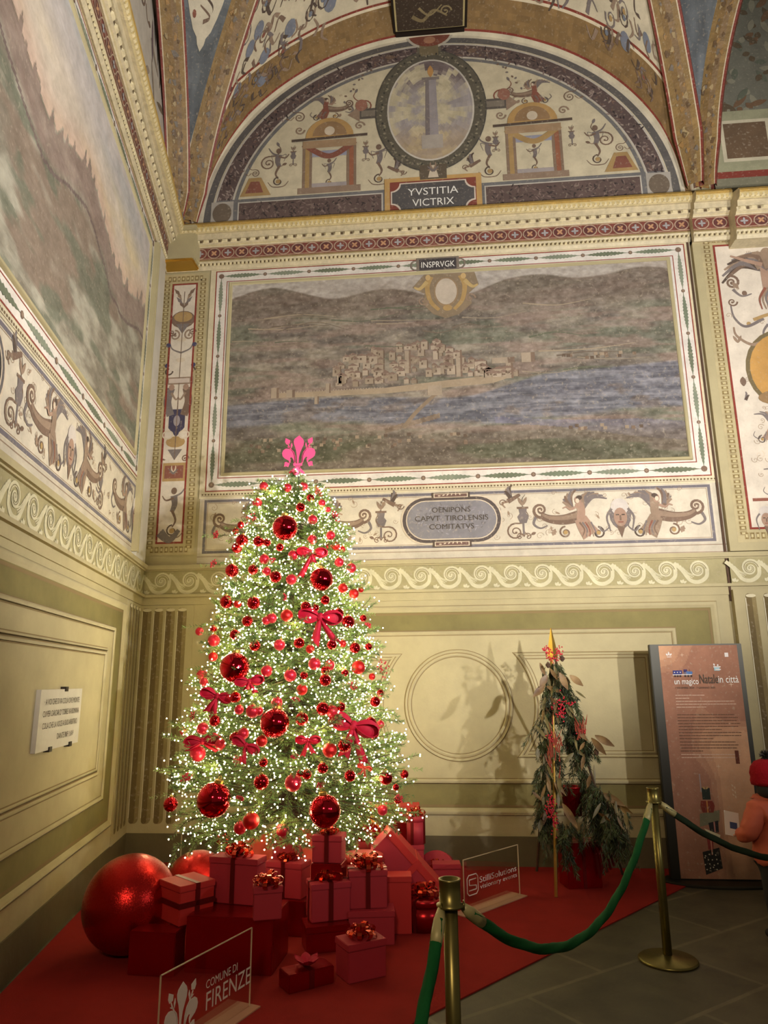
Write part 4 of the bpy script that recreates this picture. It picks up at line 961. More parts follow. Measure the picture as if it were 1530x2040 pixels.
# ================================================================= floor, carpet
def stone_mat():
    m = bpy.data.materials.new('grey_stone_paving'); m.use_nodes = True; nt = m.node_tree; N = nt.nodes; L = nt.links; b = N['Principled BSDF']
    tc = N.new('ShaderNodeTexCoord'); mp = N.new('ShaderNodeMapping'); mp.inputs['Rotation'].default_value = (0, 0, radians(-38)); L.new(tc.outputs['Object'], mp.inputs['Vector'])
    br = N.new('ShaderNodeTexBrick'); br.inputs['Scale'].default_value = 1; br.inputs['Brick Width'].default_value = 1.15; br.inputs['Row Height'].default_value = .62; br.inputs['Mortar Size'].default_value = .014
    br.inputs['Color1'].default_value = tuple(lin((84, 78, 58))) + (1,); br.inputs['Color2'].default_value = tuple(lin((72, 68, 50))) + (1,); br.inputs['Mortar'].default_value = tuple(lin((98, 92, 70))) + (1,)
    L.new(mp.outputs[0], br.inputs['Vector'])
    n = N.new('ShaderNodeTexNoise'); n.inputs['Scale'].default_value = 5; n.inputs['Detail'].default_value = 9; L.new(mp.outputs[0], n.inputs['Vector'])
    mx = N.new('ShaderNodeMix'); mx.data_type = 'RGBA'; mx.blend_type = 'MULTIPLY'; mx.inputs[0].default_value = .75; L.new(br.outputs['Color'], mx.inputs[6])
    r = N.new('ShaderNodeMapRange'); r.inputs['From Min'].default_value = .3; r.inputs['From Max'].default_value = .7; r.inputs['To Min'].default_value = .55; r.inputs['To Max'].default_value = 1.15
    L.new(n.outputs['Fac'], r.inputs['Value']); L.new(r.outputs[0], mx.inputs[7]); L.new(mx.outputs[2], b.inputs['Base Color']); b.inputs['Roughness'].default_value = .5
    bp = N.new('ShaderNodeBump'); bp.inputs['Strength'].default_value = .35; bp.inputs['Distance'].default_value = .02; L.new(n.outputs['Fac'], bp.inputs['Height']); L.new(bp.outputs[0], b.inputs['Normal'])
    return m
mb = MB(); mb.box((1, 2.2, -.1), (12, 10.4, .2)); struct(mb.build('floor', stone_mat()))
cp = [(-2.98, 6.845), (1.98, 6.845), (1.97, 6.5), (1.84, 6.34), (.57, 4.82), (-.03, 4.1), (-.9, 3.02), (-1.6, 2.2)]
ll = PL(5.2, 0, .02); cp += [(ll[0], ll[1])]; l0 = PL(.05, 0, .02)
cp[0] = (l0[0] + .02, 6.84)
mb = MB(); n = len(cp); mb.add([(x, y, 0.001) for x, y in cp] + [(x, y, .008) for x, y in cp], [tuple(range(n))[::-1], tuple(range(n, 2 * n))] + [(i, (i + 1) % n, n + (i + 1) % n, n + i) for i in range(n)])
tag(mb.build('carpet', M['red_carpet']), 'big bright red carpet laid diagonally across the stone corner under tree and gifts', 'carpet')
# ================================================================= the fir tree
TX, TY = -1.225, 5.58
PROFR = [(.42, .16), (.55, .40), (.68, .74), (.84, .86), (1.1, .75), (1.4, .67), (1.65, .61), (2.0, .545), (2.2, .50), (2.5, .44), (2.85, .34), (3.05, .25), (3.16, .19), (3.24, .09), (3.32, .03)]
def TR(z):
    return float(np.interp(z, [p[0] for p in PROFR], [p[1] for p in PROFR]))
rt = np.random.RandomState(21)
class Needles:
    def __init__(s): s.p = []; 
    def quads(s, base, tip, w):       # arrays (n,3)
        d = tip - base; r = rt.randn(*d.shape); side = np.cross(d, r); side /= (np.linalg.norm(side, axis=1, keepdims=True) + 1e-9)
        m = base + d * .45; s.p.append(np.stack([base, m + side * w, tip, m - side * w], 1))
    def build(s, name, m, parent):
        V = np.concatenate(s.p).reshape(-1, 3); n = len(V) // 4; me = bpy.data.meshes.new(name)
        me.vertices.add(4 * n); me.vertices.foreach_set('co', V.astype('f').ravel()); me.loops.add(4 * n); me.loops.foreach_set('vertex_index', np.arange(4 * n, dtype='i'))
        me.polygons.add(n); me.polygons.foreach_set('loop_start', np.arange(0, 4 * n, 4, dtype='i')); me.polygons.foreach_set('loop_total', np.full(n, 4, 'i')); me.update(calc_edges=True)
        return link(name, me, m, parent)
def twig(N, a, b, n, ln, w, droop=0.):
    a = np.array(a); b = np.array(b); t = rt.rand(n, 1) ** .9; base = a + (b - a) * t; d = (b - a) / (np.linalg.norm(b - a) + 1e-9)
    rnd = rt.randn(n, 3); rnd -= (rnd @ d)[:, None] * d; rnd /= np.linalg.norm(rnd, axis=1, keepdims=True) + 1e-9
    di = d * (.55 + .3 * rt.rand(n, 1)) + rnd * .8 + np.array([0, 0, -droop]); di /= np.linalg.norm(di, axis=1, keepdims=True)
    N.quads(base, base + di * ln * (.6 + .6 * rt.rand(n, 1)) * (1.1 - .4 * t), w)
tree = empty('christmas_tree', (TX, TY, 0), 'tall green fir hung with red baubles and lit by warm fairy lights in the corner', 'Christmas tree')
NE = Needles(); WD_ = MB(); TIPS = []
mb = MB(); mb.tube([(0, 0, .012), (0, 0, .6), (0, .0, 1.8), (0, 0, 3.2)], [.06, .055, .035, .01], 10); mb.build('trunk', M['bark'], tree)
zz = .64; k = 0
while zz < 3.2:
    R = TR(zz); nb = max(4, int(6 + 25 * R)); 
    for j in range(nb):
        an = k * 2.39996 + rt.rand() * .35; k += 1; z = zz + .05 * rt.randn()
        r = R * (.84 + .26 * rt.rand()); 
        if rt.rand() < .12: r = R * (1.05 + .15 * rt.rand())
        up = .1 if z > .8 else -.12 * rt.rand() - .02
        p0 = np.array([.03 * cos(an), .03 * sin(an), z + .1 * r]); p1 = np.array([r * .55 * cos(an), r * .55 * sin(an), z - .05 * r]); p2 = np.array([r * cos(an), r * sin(an), z + up * r - .02])
        WD_.tube([p0, p1, p2], [.006, .004, .002], 4)
        twig(NE, p0 + (p1 - p0) * .25, p1, 56, .055, .0022); twig(NE, p1, p2, 100, .045, .0021); TIPS.append((p2, an)); 
        for q in range(6):
            t = .1 + .85 * q / 5; b = p1 + (p2 - p1) * t; aa = an + (1 if q % 2 else -1) * (.6 + .4 * rt.rand()); l = (.09 + .1 * rt.rand()) * (.6 + .5 * R)
            e = b + np.array([l * cos(aa), l * sin(aa), .03 * rt.randn() + (.02 if z > .8 else -.05)]); WD_.tube([b, e], [.004, .002], 3); twig(NE, b, e, 74, .041, .002); TIPS.append((e, aa)); TIPS.append(((b + e) / 2, aa))
    zz += .075 + .03 * R
for i in range(26):
    an = i * 2.4; twig(NE, (0, 0, 3.12 + .006 * i), (.09 * cos(an), .09 * sin(an), 3.15 + .006 * i), 34, .05, .0015); TIPS.append((np.array([.09 * cos(an), .09 * sin(an), 3.15 + .006 * i]), an))
# drooping lowest branches over the cloth
for i in range(7):
    an = -pi / 2 + (i - 3) * .42; r = .42 + .2 * rt.rand(); a = np.array([.3 * cos(an), .3 * sin(an), .58]); b = np.array([r * cos(an), r * sin(an), (.50 if i % 2 else .42) + .05 * rt.rand()]); WD_.tube([a, b], [.005, .002], 4); twig(NE, a, b, 110, .045, .0016); TIPS += [(b, an), ((a + b) / 2, an)] * 2
# ---------------------------------------------------------------- where a pixel meets the tree's skin
def on_tree(px, py, push=.0):
    d = ray(px, py); best = None
    for y in np.arange(TY - 1.1, TY + .02, .01):
        p = CO + d * (y / d[1]); r = hypot(p[0] - TX, p[1] - TY)
        if .4 < p[2] < 3.4 and r <= TR(p[2]) + push: return Vector(p)
    return Vector(CO + d * ((TY - .12) / d[1]))
# ---------------------------------------------------------------- baubles
A0 = lambda x, y: (300 + x * .366, 840 + y * .366)
B0 = lambda x, y: (300 + x * .366, 1240 + y * .366)
RAW = []
for x, y, r, t in [(617,352,25,'m'),(745,360,24,'m'),(832,353,25,'m'),(905,365,18,'m'),(581,441,27,'m'),(816,467,26,'g'),(933,442,20,'m'),(870,415,22,'g'),(966,478,16,'m'),(883,533,27,'m'),(880,642,27,'m'),(980,620,26,'m'),(498,647,34,'g'),(470,688,29,'g'),(492,562,20,'g'),(462,597,18,'g'),(588,652,30,'g'),(634,658,22,'g'),(704,685,22,'g'),(1007,677,25,'s'),(1042,695,19,'s'),(776,727,28,'m'),(619,749,28,'m'),(632,815,24,'m'),(443,810,36,'g'),(558,806,28,'g'),(680,845,33,'g'),(766,859,30,'m'),(1026,765,26,'m'),(1092,797,28,'m'),(968,678,16,'g'),(1047,907,27,'s'),(1107,936,27,'s'),(1145,915,16,'s'),(414,981,35,'g'),(474,992,22,'s'),(561,987,36,'g'),(741,1055,34,'s'),(660,1070,28,'m'),(630,1082,24,'m'),(527,1086,30,'g'),(845,1008,30,'g'),(896,1015,22,'g'),(950,972,26,'g'),(1024,1043,28,'g'),(1075,1090,36,'g'),(1157,1070,20,'g'),(266,1142,22,'m'),(343,1128,20,'g')]:
    RAW.append((*A0(x, y), r * .366, t))
for x, y, r, t in [(344,98,31,'m'),(459,67,28,'g'),(568,126,30,'g'),(702,122,31,'m'),(808,112,30,'g'),(868,145,24,'s'),(986,122,28,'g'),(1046,115,20,'s'),(1112,139,30,'g'),(1186,132,21,'g'),(340,187,24,'s'),(280,287,30,'m'),(290,325,22,'m'),(632,264,31,'m'),(892,225,34,'m'),(976,232,28,'m'),(950,262,24,'g'),(760,288,34,'m'),(835,288,22,'g'),(950,314,33,'g'),(1131,245,37,'s'),(1057,274,20,'g'),(1205,295,18,'s'),(824,366,30,'s'),(687,436,31,'m'),(462,409,30,'g'),(482,475,25,'m'),(556,483,36,'m'),(590,482,24,'m'),(350,535,29,'g'),(284,578,31,'m'),(183,590,23,'m'),(256,714,40,'m'),(380,663,28,'m'),(462,632,33,'g'),(505,605,30,'m'),(605,645,30,'s'),(823,526,36,'g'),(936,470,36,'g'),(988,483,32,'m'),(1035,460,26,'g'),(1198,548,32,'g'),(1250,555,22,'m'),(1222,432,28,'g'),(1250,385,20,'g'),(1213,605,30,'g'),(1055,668,36,'g'),(975,695,38,'s'),(614,762,24,'g'),(937,792,29,'g'),(850,828,26,'g'),(812,822,18,'g'),(603,868,40,'g'),(776,873,44,'m'),(1085,835,30,'g'),(1280,845,36,'g'),(1381,826,23,'g'),(1335,897,17,'g'),(109,989,33,'g'),(487,1118,32,'m'),(547,1080,42,'s'),(718,1130,33,'m'),(392,1175,34,'g'),(795,1172,24,'g'),(985,1012,24,'m'),(495,745,24,'m'),(1345,965,20,'g'),(1262,1022,26,'m')]:
    RAW.append((*B0(x, y), r * .366, t))
GI = [(*A0(732, 578), 25.6), (*A0(930, 858), 23.6), (*B0(458, 245), 28.5), (*B0(676, 548), 28), (*B0(345, 965), 31), (*B0(948, 1025), 29.5)]
def unit_ball(name, m):
    mb = MB(); mb.ball((0, 0, 0), 1, 16); o = mb.build(name, m, None, True); return o
def cap_mesh():
    mb = MB(); mb.lathe([(.26, .93), (.26, 1.12), (.2, 1.15)], n=10); mb.tube([(.12 * cos(a), 0, 1.25 + .12 * sin(a)) for a in np.linspace(0, 2 * pi, 9)], .025, 4)
    return mb
MT = {'m': ('b_matte', 'satin'), 'g': ('b_gloss', 'glossy'), 's': ('b_glit', 'glitter')}
proto = {}; capm = None
def place_bauble(px, py, rp, t, m, label, group, push=None):
    global capm
    P0 = on_tree(px, py, .02); dist = (P0 - Vector(CO)).length; r = rp * dist / FPX * .97
    p = on_tree(px, py, r * .8 + .03); 
    if t not in proto:
        o = unit_ball('bauble', m); c = cap_mesh().build('cap', M['gold'], o); proto[t] = (o, c)
    else:
        a, b = proto[t]; o = a.copy(); COL.objects.link(o); c = b.copy(); COL.objects.link(c); c.parent = o
    o.location = p; o.scale = (r, r, r); o.rotation_euler = (rt.randn() * .12, rt.randn() * .12, rt.rand() * 6)
    tag(o, label, 'bauble', group); return o
GW = ['topmost giant mirror bauble, left of centre near the tree top', 'giant mirror bauble touching the pink glitter bow, upper right', 'giant mirror bauble on the left side at half height, above a velvet bow',
      'giant mirror bauble in the tree middle, just below half height', 'giant mirror bauble at the lower left corner of the tree', 'giant mirror bauble hanging lowest, above the small ribboned gift box']
for (x, y, r), w in zip(GI, GW): place_bauble(x, y, r, 'G', M['b_mirror'], w, 'giant mirror baubles on the fir')
# height bands named by what hangs there
BANDS = [(982, 'just under the fleur-de-lis'), (1030, 'above the topmost giant bauble'), (1066, 'level with the topmost giant bauble'), (1100, 'below the topmost giant bauble'), (1130, 'beside the glitter bow'), (1165, 'level with the second giant bauble'), (1212, 'above the large magenta bow'),
         (1250, 'level with the magenta bow loops'), (1297, 'level with the magenta bow tails'), (1340, 'level with the left mid-height giant bauble'), (1385, 'under the left mid-height giant bauble'), (1425, 'above the middle giant bauble'), (1458, 'level with the middle giant bauble'),
         (1492, 'level with the right crimson bow'), (1512, 'under the right crimson bow'), (1566, 'above the lowest giant baubles'), (1625, 'level with the lowest giant baubles'), (1700, 'on the lowest drooping twigs')]
ORD = ['leftmost', 'second from left', 'third from left', 'fourth from left', 'fifth from left', 'sixth from left', 'seventh from left', 'eighth from left', 'ninth from left', 'tenth from left', 'eleventh from left', 'twelfth from left', 'thirteenth from left']
rows = {}
for b in RAW:
    k = next(i for i, (y, _) in enumerate(BANDS) if b[1] <= y); rows.setdefault((k, b[3]), []).append(b)
FIN = {'m': 'satin red', 'g': 'glossy dark red', 's': 'glittering red'}
for (k, t), L_ in sorted(rows.items()):
    L_.sort()
    for i, b in enumerate(L_):
        pos = 'only one' if len(L_) == 1 else ORD[i] if i < len(L_) - 1 or len(L_) < 2 else 'rightmost'
        place_bauble(b[0], b[1], b[2], t, M[MT[t][0]], f'{FIN[t]} bauble, {pos} {BANDS[k][1]}', 'small red baubles on the fir')

# ---------------------------------------------------------------- bows
def ribbon_strip(mb, pts, w, axis, mi=0, thick=.0015):
    """a band following pts, its width along axis"""
    a = Vector(axis).normalized(); R = []
    for i, p in enumerate(pts):
        ww = w[i] if isinstance(w, (list, tuple)) else w; p = Vector(p)
        t = (Vector(pts[min(i + 1, len(pts) - 1)]) - Vector(pts[max(i - 1, 0)])).normalized(); n = t.cross(a).normalized() * thick
        R.append([tuple(p - a * ww / 2 - n), tuple(p + a * ww / 2 - n), tuple(p + a * ww / 2 + n), tuple(p - a * ww / 2 + n)])
    mb.rings(R, mi)
def bow(name, p, s, m, label, tilt=0., tails=(-.5, -1.1, .45, -1.2), group='ribbon bows on the fir', knotm=None):
    """two loops, two tails and a knot facing the visitor; s = half width"""
    r = empty(name, p, label, 'bow', group); r.rotation_euler = (0, tilt, .12)
    for q in (-1, 1):
        mb = MB(); pts = []; ws = []
        for i in range(19):
            a = 2 * pi * i / 18; x = .5 * (1 - cos(a)); pts.append((q * s * x, -.13 * s - .12 * s * sin(pi * x), s * .0 + .34 * s * sin(a) * x ** .7)); ws.append(s * (.22 + .42 * x))
        R_ = []
        for (x, y, z), w in zip(pts, ws): R_.append([(x, y - w * .5, z), (x, y - w * .5, z + .004), (x, y + w * .5, z * .85 + .004), (x, y + w * .5, z * .85)])
        mb.rings(R_)
        # filled puffed face of the loop
        F = []
        for i in range(9):
            x = i / 8; h = .36 * s * sin(pi * min(1, x * .82 + .05)) ** .9
            F.append([(q * s * (x + (.02 if 0 < j < 6 else 0)), -.14 * s - .16 * s * sin(pi * j / 6) * sin(pi * min(x + .05, 1)), h * (1 - 2 * j / 6) + .05 * s * x) for j in range(7)])
        mb.rings(F, cap=False, closed=False); mb.build('bow_loop', m, r, True)
    for dx, dz in ((tails[0], tails[1]), (tails[2], tails[3])):
        mb = MB(); R_ = []
        for i in range(9):
            t = i / 8; w = s * (.12 + .34 * t ** .7); x = dx * s * t ** 1.2; z = dz * s * t; y = -.1 * s - .1 * s * sin(t * 4)
            c = -.12 * s * (i == 8); R_.append([(x - w / 2, y, z), (x, y - .07 * s, z + (.16 * s if i == 8 else 0)), (x + w / 2, y, z + .0), (x, y - .03 * s, z + (.16 * s if i == 8 else 0))])
        mb.rings(R_); mb.build('bow_tail', m, r, True)
    mb = MB(); mb.X = Matrix.Diagonal((s * .17, s * .2, s * .2, 1)); mb.ball((0, -.6, 0), 1, 8); mb.build('knot', m, r, True)
    return r
def bowat(px, py, wpx, m, label, tilt=0., tails=(-.5, -1.1, .45, -1.2)):
    P0 = on_tree(px, py, .05); s = 1.3 * wpx / 2 * (P0 - Vector(CO)).length / FPX; bow('ribbon_bow', on_tree(px, py, .08), s, m, label, tilt, tails)
bowat(*A0(880, 715), 46, M['b_glitbow'], 'pink-red glitter bow above the second giant bauble', .05, (-.7, -1.7, .15, -.7))
bowat(*A0(925, 1065), 66, M['velvet'], 'large magenta velvet bow on the upper right of the fir', .1, (-.15, -1.35, .9, -1.1))
bowat(*B0(540, 320), 42, M['velvet'], 'small magenta bow just below the left mid-height giant bauble', -.1, (-.3, -.6, .4, -.9))
bowat(*B0(365, 400), 48, M['velvet'], 'magenta bow at the left edge, below half height of the fir', .25, (-.4, -1.1, .1, -1.3))
bowat(*B0(285, 645), 50, M['velvet'], 'dark magenta bow near the lower left edge of the fir', -.1, (-.9, -.5, .9, -.7))
bowat(*B0(520, 668), 42, M['velvet'], 'twisted magenta bow left of the centre, lower third of the fir', .5, (.3, -.8, .5, -1.2))
bowat(*B0(857, 640), 36, M['b_glitbow'], 'small glitter bow under the middle giant bauble, right of centre', 0, (-.45, -1.3, .5, -1.1))
bowat(*B0(1105, 560), 74, M['velvet'], 'largest crimson velvet bow on the right side of the fir', .28, (-.05, -1.3, .9, -1.35))
bowat(*B0(1165, 790), 22, M['cloth'], 'tiny orange-red bow near the lower right edge of the fir', .3)
# berry sprays
def berries(px, py, wpx, label, ang=0., on=True, y=None, grp='red berry sprays on the fir', nb=20):
    P0 = on_tree(px, py, .06) if on else Vector(aty(px, py, y)); s = wpx / 2 * (P0 - Vector(CO)).length / FPX
    r = empty('berry_spray', P0, label, 'berries', grp); mb = MB(); sm = MB()
    for i in range(5):
        a = ang + (i - 2) * .5; e = Vector((s * cos(a), -.02, s * sin(a))); sm.tube([(0, 0, 0), e * .5 + Vector((0, -.01, .003)), e], [.002, .0015, .001], 4)
        for j in range(nb // 5):
            q = e * (.35 + .65 * j / (nb // 5 - 1 or 1)) + Vector(tuple(rt.randn(3) * s * .09)); mb.ball(tuple(q), .0062 + .002 * rt.rand(), 4)
    sm.build('stems', M['bark'], r); mb.build('berries', M['berry'], r, True); return r
for (x, y, w, a, l) in [(*A0(355, 780), 18, 2.6, 'red berry spray poking out at the left, level with the second giant bauble'), (*A0(370, 620), 16, 2.8, 'red berry spray poking out at the upper left edge'), (*A0(990, 525), 26, .5, 'red berry spray at the upper right edge, near the topmost giant bauble'),
     (*A0(905, 400), 22, .8, 'red berry spray on the right just under the tree top'), (*A0(570, 540), 30, 2.6, 'red berry spray left of the topmost giant bauble'), (*A0(775, 290), 16, 1.6, 'dark red berry spray right under the fleur-de-lis'), (*A0(720, 955), 14, 0, 'small berry spray in the centre below the second giant bauble'),
     (*B0(1235, 255), 40, .2, 'big red berry spray sticking out on the right at half height'), (*B0(243, 515), 18, 2.8, 'red berry spray at the left edge above the dark magenta bow'), (*B0(1180, 25), 16, .9, 'red berry spray at the right edge level with the magenta bow'), (*B0(205, 862), 24, 2., 'red berry spray above the lower left giant bauble'),
     (*B0(1095, 360), 20, 1., 'red berry spray on the right above the largest crimson bow'), (*B0(490, 745), 24, 3., 'red berry spray in the lower left under the twisted bow'), (*B0(1000, 540), 26, 0, 'red berry spray left of the largest crimson bow'), (*B0(790, 430), 16, 1.2, 'small berry spray above the glitter bow in the middle'),
     (*B0(925, 868), 18, -1.2, 'berry spray above the lowest giant bauble'), (*B0(785, 715), 16, -1.5, 'berry spray under the middle giant bauble'), (*B0(488, 965), 14, 1.2, 'small berry spray right of the lower left giant bauble'), (*B0(1345, 965), 18, .8, 'berry spray at the lower right tip of the fir'), (*A0(665, 770), 18, 2., 'berry spray between upper left baubles')]:
    berries(x, y, w, l, a)

# twigs that reach out to the ornaments hanging at the edge
for o in [x for x in COL.objects if x.name.split('.')[0] in ('bauble', 'berry_spray')]:
    q = np.array(o.location) - np.array([TX, TY, 0]); r = hypot(q[0], q[1])
    if r > .90 * TR(q[2]):
        up = (o.scale[0] * 1.25 if o.name.startswith('bauble') else 0); e = q + np.array([0, 0, up]); k = max(.2, .6 * TR(q[2]) / r); a_ = q * np.array([k, k, 1]) + np.array([0, 0, up + .02]); WD_.tube([a_, e], [.004, .002], 4); twig(NE, a_, e, 110, .042, .002); an = atan2(q[1], q[0])
        f = q + (e - a_) * .35 + np.array([0, 0, up]); twig(NE, e, f, 40, .035, .002); TIPS += [((a_ + e) / 2, an), (a_ * .3 + e * .7, an)] * 2
NE.build('foliage', M['needle'], tree); WD_.build('branches', M['bark'], tree)
print('needles', sum(len(p) for p in NE.p))

# ---------------------------------------------------------------- fairy lights
fl_ = empty('fairy_light_string', (TX, TY, 0), 'long string of tiny warm white fairy lights wound all over the fir', 'fairy lights')
bm0 = MB(); bm0.ball((0, 0, 0), .0052, 4); BALL = (bm0.v, bm0.f)
LP = []
for p, an in TIPS:
    c = 1 if rt.rand() < .8 else 0
    if p[2] < 3.34:
        for q in range(c + (rt.rand() < .12)):
            LP.append(p + rt.randn(3) * .022 + np.array([cos(an), sin(an), 0]) * .012)
LP = [p for p in LP if p[1] < .5]
front = sorted(range(len(LP)), key=lambda i: LP[i][1])
idx = set(front[::max(1, len(front) // 300)][:100]); proto_me = None; stuff = MB()
for i, p in enumerate(LP):
    if i in idx:
        if proto_me is None:
            o = bm0.build('bulb', M['bulb'], fl_); proto_me = o.data; o.location = p
        else:
            o = bpy.data.objects.new('bulb', proto_me); COL.objects.link(o); o.parent = fl_; o.location = p
    else: stuff.add([(v[0] + p[0], v[1] + p[1], v[2] + p[2]) for v in BALL[0]], BALL[1])
o = stuff.build('bulb', M['bulb'], fl_); o['kind'] = 'stuff'
print('bulbs', len(LP))
mb = MB(); cpts = []
for i in range(420):
    t = i / 419; z = 3.2 - 2.65 * t; a = i * .36; r = TR(z) * (.8 + .06 * sin(i * 1.7)); cpts.append((r * cos(a), r * sin(a), z))
mb.tube(cpts, .0022, 4); mb.build('cable', M['cable'], fl_)
for i in range(44):                      # the glow of the string, one small lamp per cluster of bulbs
    z = .62 + 2.6 * (i + .5) / 44; a = i * 2.39996; r = TR(z) * 1.02 + .02
    l = bpy.data.lights.new('fairy_glow', 'POINT'); l.energy = 1.9 * (.5 + TR(z)); l.color = (1, .80, .38); l.shadow_soft_size = .05
    o = bpy.data.objects.new('fairy_glow', l); COL.objects.link(o); o.parent = fl_; o.location = (r * cos(a), r * sin(a), z)

# ---------------------------------------------------------------- fleur-de-lis
FLP = [[(700,235),(750,290),(800,340),(825,410),(815,500),(770,600),(720,720),(695,850),(690,1000),(650,1000),(640,800),(625,680),(600,580),(560,480),(550,400),(575,330),(640,280)],
       [(608,1000),(595,850),(560,720),(500,640),(420,600),(340,595),(270,640),(243,720),(260,800),(310,860),(380,900),(430,930),(442,985),(468,975),(476,900),(450,850),(490,830),(530,870),(560,930),(575,1000)],
       [(320,970),(370,965),(400,985),(452,1000),(430,1060),(410,1105),(360,1080),(300,1090),(315,1040)],
       [(545,1010),(790,1010),(790,1080),(560,1085)],
       [(600,1100),(740,1100),(720,1180),(700,1300),(640,1330),(590,1340),(640,1200)],
       [(700,1120),(780,1180),(870,1290),(800,1310),(730,1240)], [(590,1120),(520,1180),(450,1280),(520,1300),(590,1240)]]
ST = [(600,985),(590,830),(550,700),(480,620),(430,540),(395,470)]
BUD = [[(330,300),(450,360),(440,450),(350,470),(315,400)], [(500,430),(520,500),(490,590),(470,510)], [(370,540),(430,545),(470,580),(420,575)]]
def fleur(mp, s, th, m, name, parent=None):
    """extruded heraldic lily; mp(x,y,o) maps; s = scale of 1000 units"""
    mb = MB()
    def ext(poly):
        n = len(poly); v = [mp((x - 690) / 1000 * s, (1340 - y) / 1000 * s, o) for o in (0, th) for x, y in poly]
        mb.add(v, [tuple(range(n)), tuple(range(2 * n - 1, n - 1, -1))] + [(i, n + i, n + (i + 1) % n, (i + 1) % n) for i in range(n)])
    mir = lambda P: [(1380 - x, y + 60 * 0) for x, y in P][::-1]
    for i, p in enumerate(FLP):
        ext(p)
        if i in (1, 2): ext(mir(p))
    for p in BUD: ext(p); ext(mir(p))
    for q in (0, 1):
        S = ST if not q else [(1380 - x, y) for x, y in ST]
        for a, b in zip(S[:-1], S[1:]):
            dx, dy = b[0] - a[0], b[1] - a[1]; d = hypot(dx, dy); w = 15; nx, ny = -dy / d * w, dx / d * w
            ext([(a[0] - nx, a[1] - ny), (b[0] - nx * .8, b[1] - ny * .8), (b[0] + nx * .8, b[1] + ny * .8), (a[0] + nx, a[1] + ny)])
    return mb.build(name, m, parent)
tp = aty(594, 944, TY - .12); S_ = .40
M['pink'] = mat('pink_acrylic', (238, 84, 138), .35, emit=0.0)
topo = empty('tree_topper', tuple(tp), 'flat pink fleur-de-lis on top of the fir', 'tree topper')
fleur(lambda x, y, o: (x, .01 - o, y - .01), .31, .008, M['pink'], 'lily_plate', topo)
mb = MB(); mb.tube([(0, .05, -.2), (0, .014, .1)], .006, 6); mb.build('stick', M['darkmetal'], topo)
# ================================================================= cloth round the trunk
mb = MB(); R_ = []; rg = np.random.RandomState(4)
pr = [(.02, .54), (.12, .53), (.25, .51), (.38, .48), (.5, .45), (.6, .41), (.68, .36), (.78, .28), (.88, .17), (.96, .06), (1.0, .012)]
for r, z in pr:
    ring = []
    for j in range(96):
        a = 2 * pi * j / 96; f = sin(5 * a + 1) * .6 + sin(11 * a + r * 4) * .4 + sin(17 * a - r * 3) * .3; k = min(1, r * 1.6)
        rr_ = r * (1 + .05 * f * k); ring.append((.62 * rr_ * cos(a), .38 * rr_ * sin(a), max(.012, z + .035 * f * k * (r < .95) + .05 * sin(3 * a + 2) * k * (1 - r))))
    R_.append(ring)
mb.rings(R_, cap=False)
dr = mb.build('fabric_drape', M['cloth'], None, True, (TX, TY, 0)); tag(dr, 'orange-red satin cloth heaped in folds around the foot of the fir', 'cloth')

# ================================================================= gifts
def rosette(mb, s, n=11, mi=0, seed=0):
    """pull bow of shiny loops, s = radius"""
    r = np.random.RandomState(seed)
    for lay, (cnt, el, ln) in enumerate(((n, .25, 1.), (n - 2, .75, .8), (4, 1.2, .5))):
        for i in range(cnt):
            a = 2 * pi * (i + .5 * lay) / cnt + .2 * r.randn(); e = el + .15 * r.randn(); L_ = s * ln * (.85 + .3 * r.rand()); w = s * .26
            d = Vector((cos(a) * cos(e), sin(a) * cos(e), sin(e))); up = Vector((-cos(a) * sin(e), -sin(a) * sin(e), cos(e))); ax = d.cross(up)
            pts = [tuple(d * L_ * (.5 * (1 - cos(2 * pi * t / 10))) + up * L_ * .26 * sin(2 * pi * t / 10) + Vector((0, 0, s * .06))) for t in range(11)]
            ribbon_strip(mb, pts, w, ax, mi, .0008)
def gift(name, C, th, a, b, h, label, m='box', lid=True, rib='x', bowr=.0, bowm='ribbon', grp='red wrapped gifts piled round the fir', seed=0, lidh=.035):
    """C: lowest front corner; a runs right, b runs left"""
    t = radians(th); dr_ = Vector((cos(t), sin(t), 0)); dl = Vector((-sin(t), cos(t), 0)); c = Vector(C) + dr_ * a / 2 + dl * b / 2
    r = empty('gift_box', (c.x, c.y, C[2]), label, 'gift', grp, t)
    hb = h - (lidh if lid else 0); mb = MB(); mb.box((0, 0, hb / 2), (a - (.008 if lid else 0), b - (.008 if lid else 0), hb), bev=.004); mb.build('box_body', M[m], r)
    if lid: mb = MB(); mb.box((0, 0, h - lidh / 2), (a, b, lidh), bev=.003); mb.build('lid', M[m], r)
    if rib:
        mb = MB(); w = .028; e = .0025
        if 'x' in rib: mb.box((0, 0, h / 2 + e / 2), (w, b + 2 * e, h + e))
        if 'y' in rib: mb.box((0, 0, h / 2 + e / 2), (a + 2 * e, w, h + e))
        if 'h' in rib: mb.box((0, 0, h / 2), (a + 2 * e, b + 2 * e, w))
        mb.build('ribbon', M['dribbon'], r)
    if bowr:
        mb = MB(); rosette(mb, bowr * 1.3, seed=seed); mb.build('bow', M[bowm], r, False, (0, 0, h + .002))
    return r
def S_(p): return (Vector(p) - Vector(CO)).length / FPX * 1.0
Z0 = .009
def gp(label, cx, cb, ct, z0, th, left, right, m='box', a=None, b=None, **k):
    C = atz(cx, cb, z0); s = S_(C); h = aty(cx, ct, C[1])[2] - z0; t = radians(th)
    a = a or right * s / cos(t); b = b or left * s / sin(t)
    gift('', tuple(C), th, a, b, h, label, m, **k); return z0 + h + .002
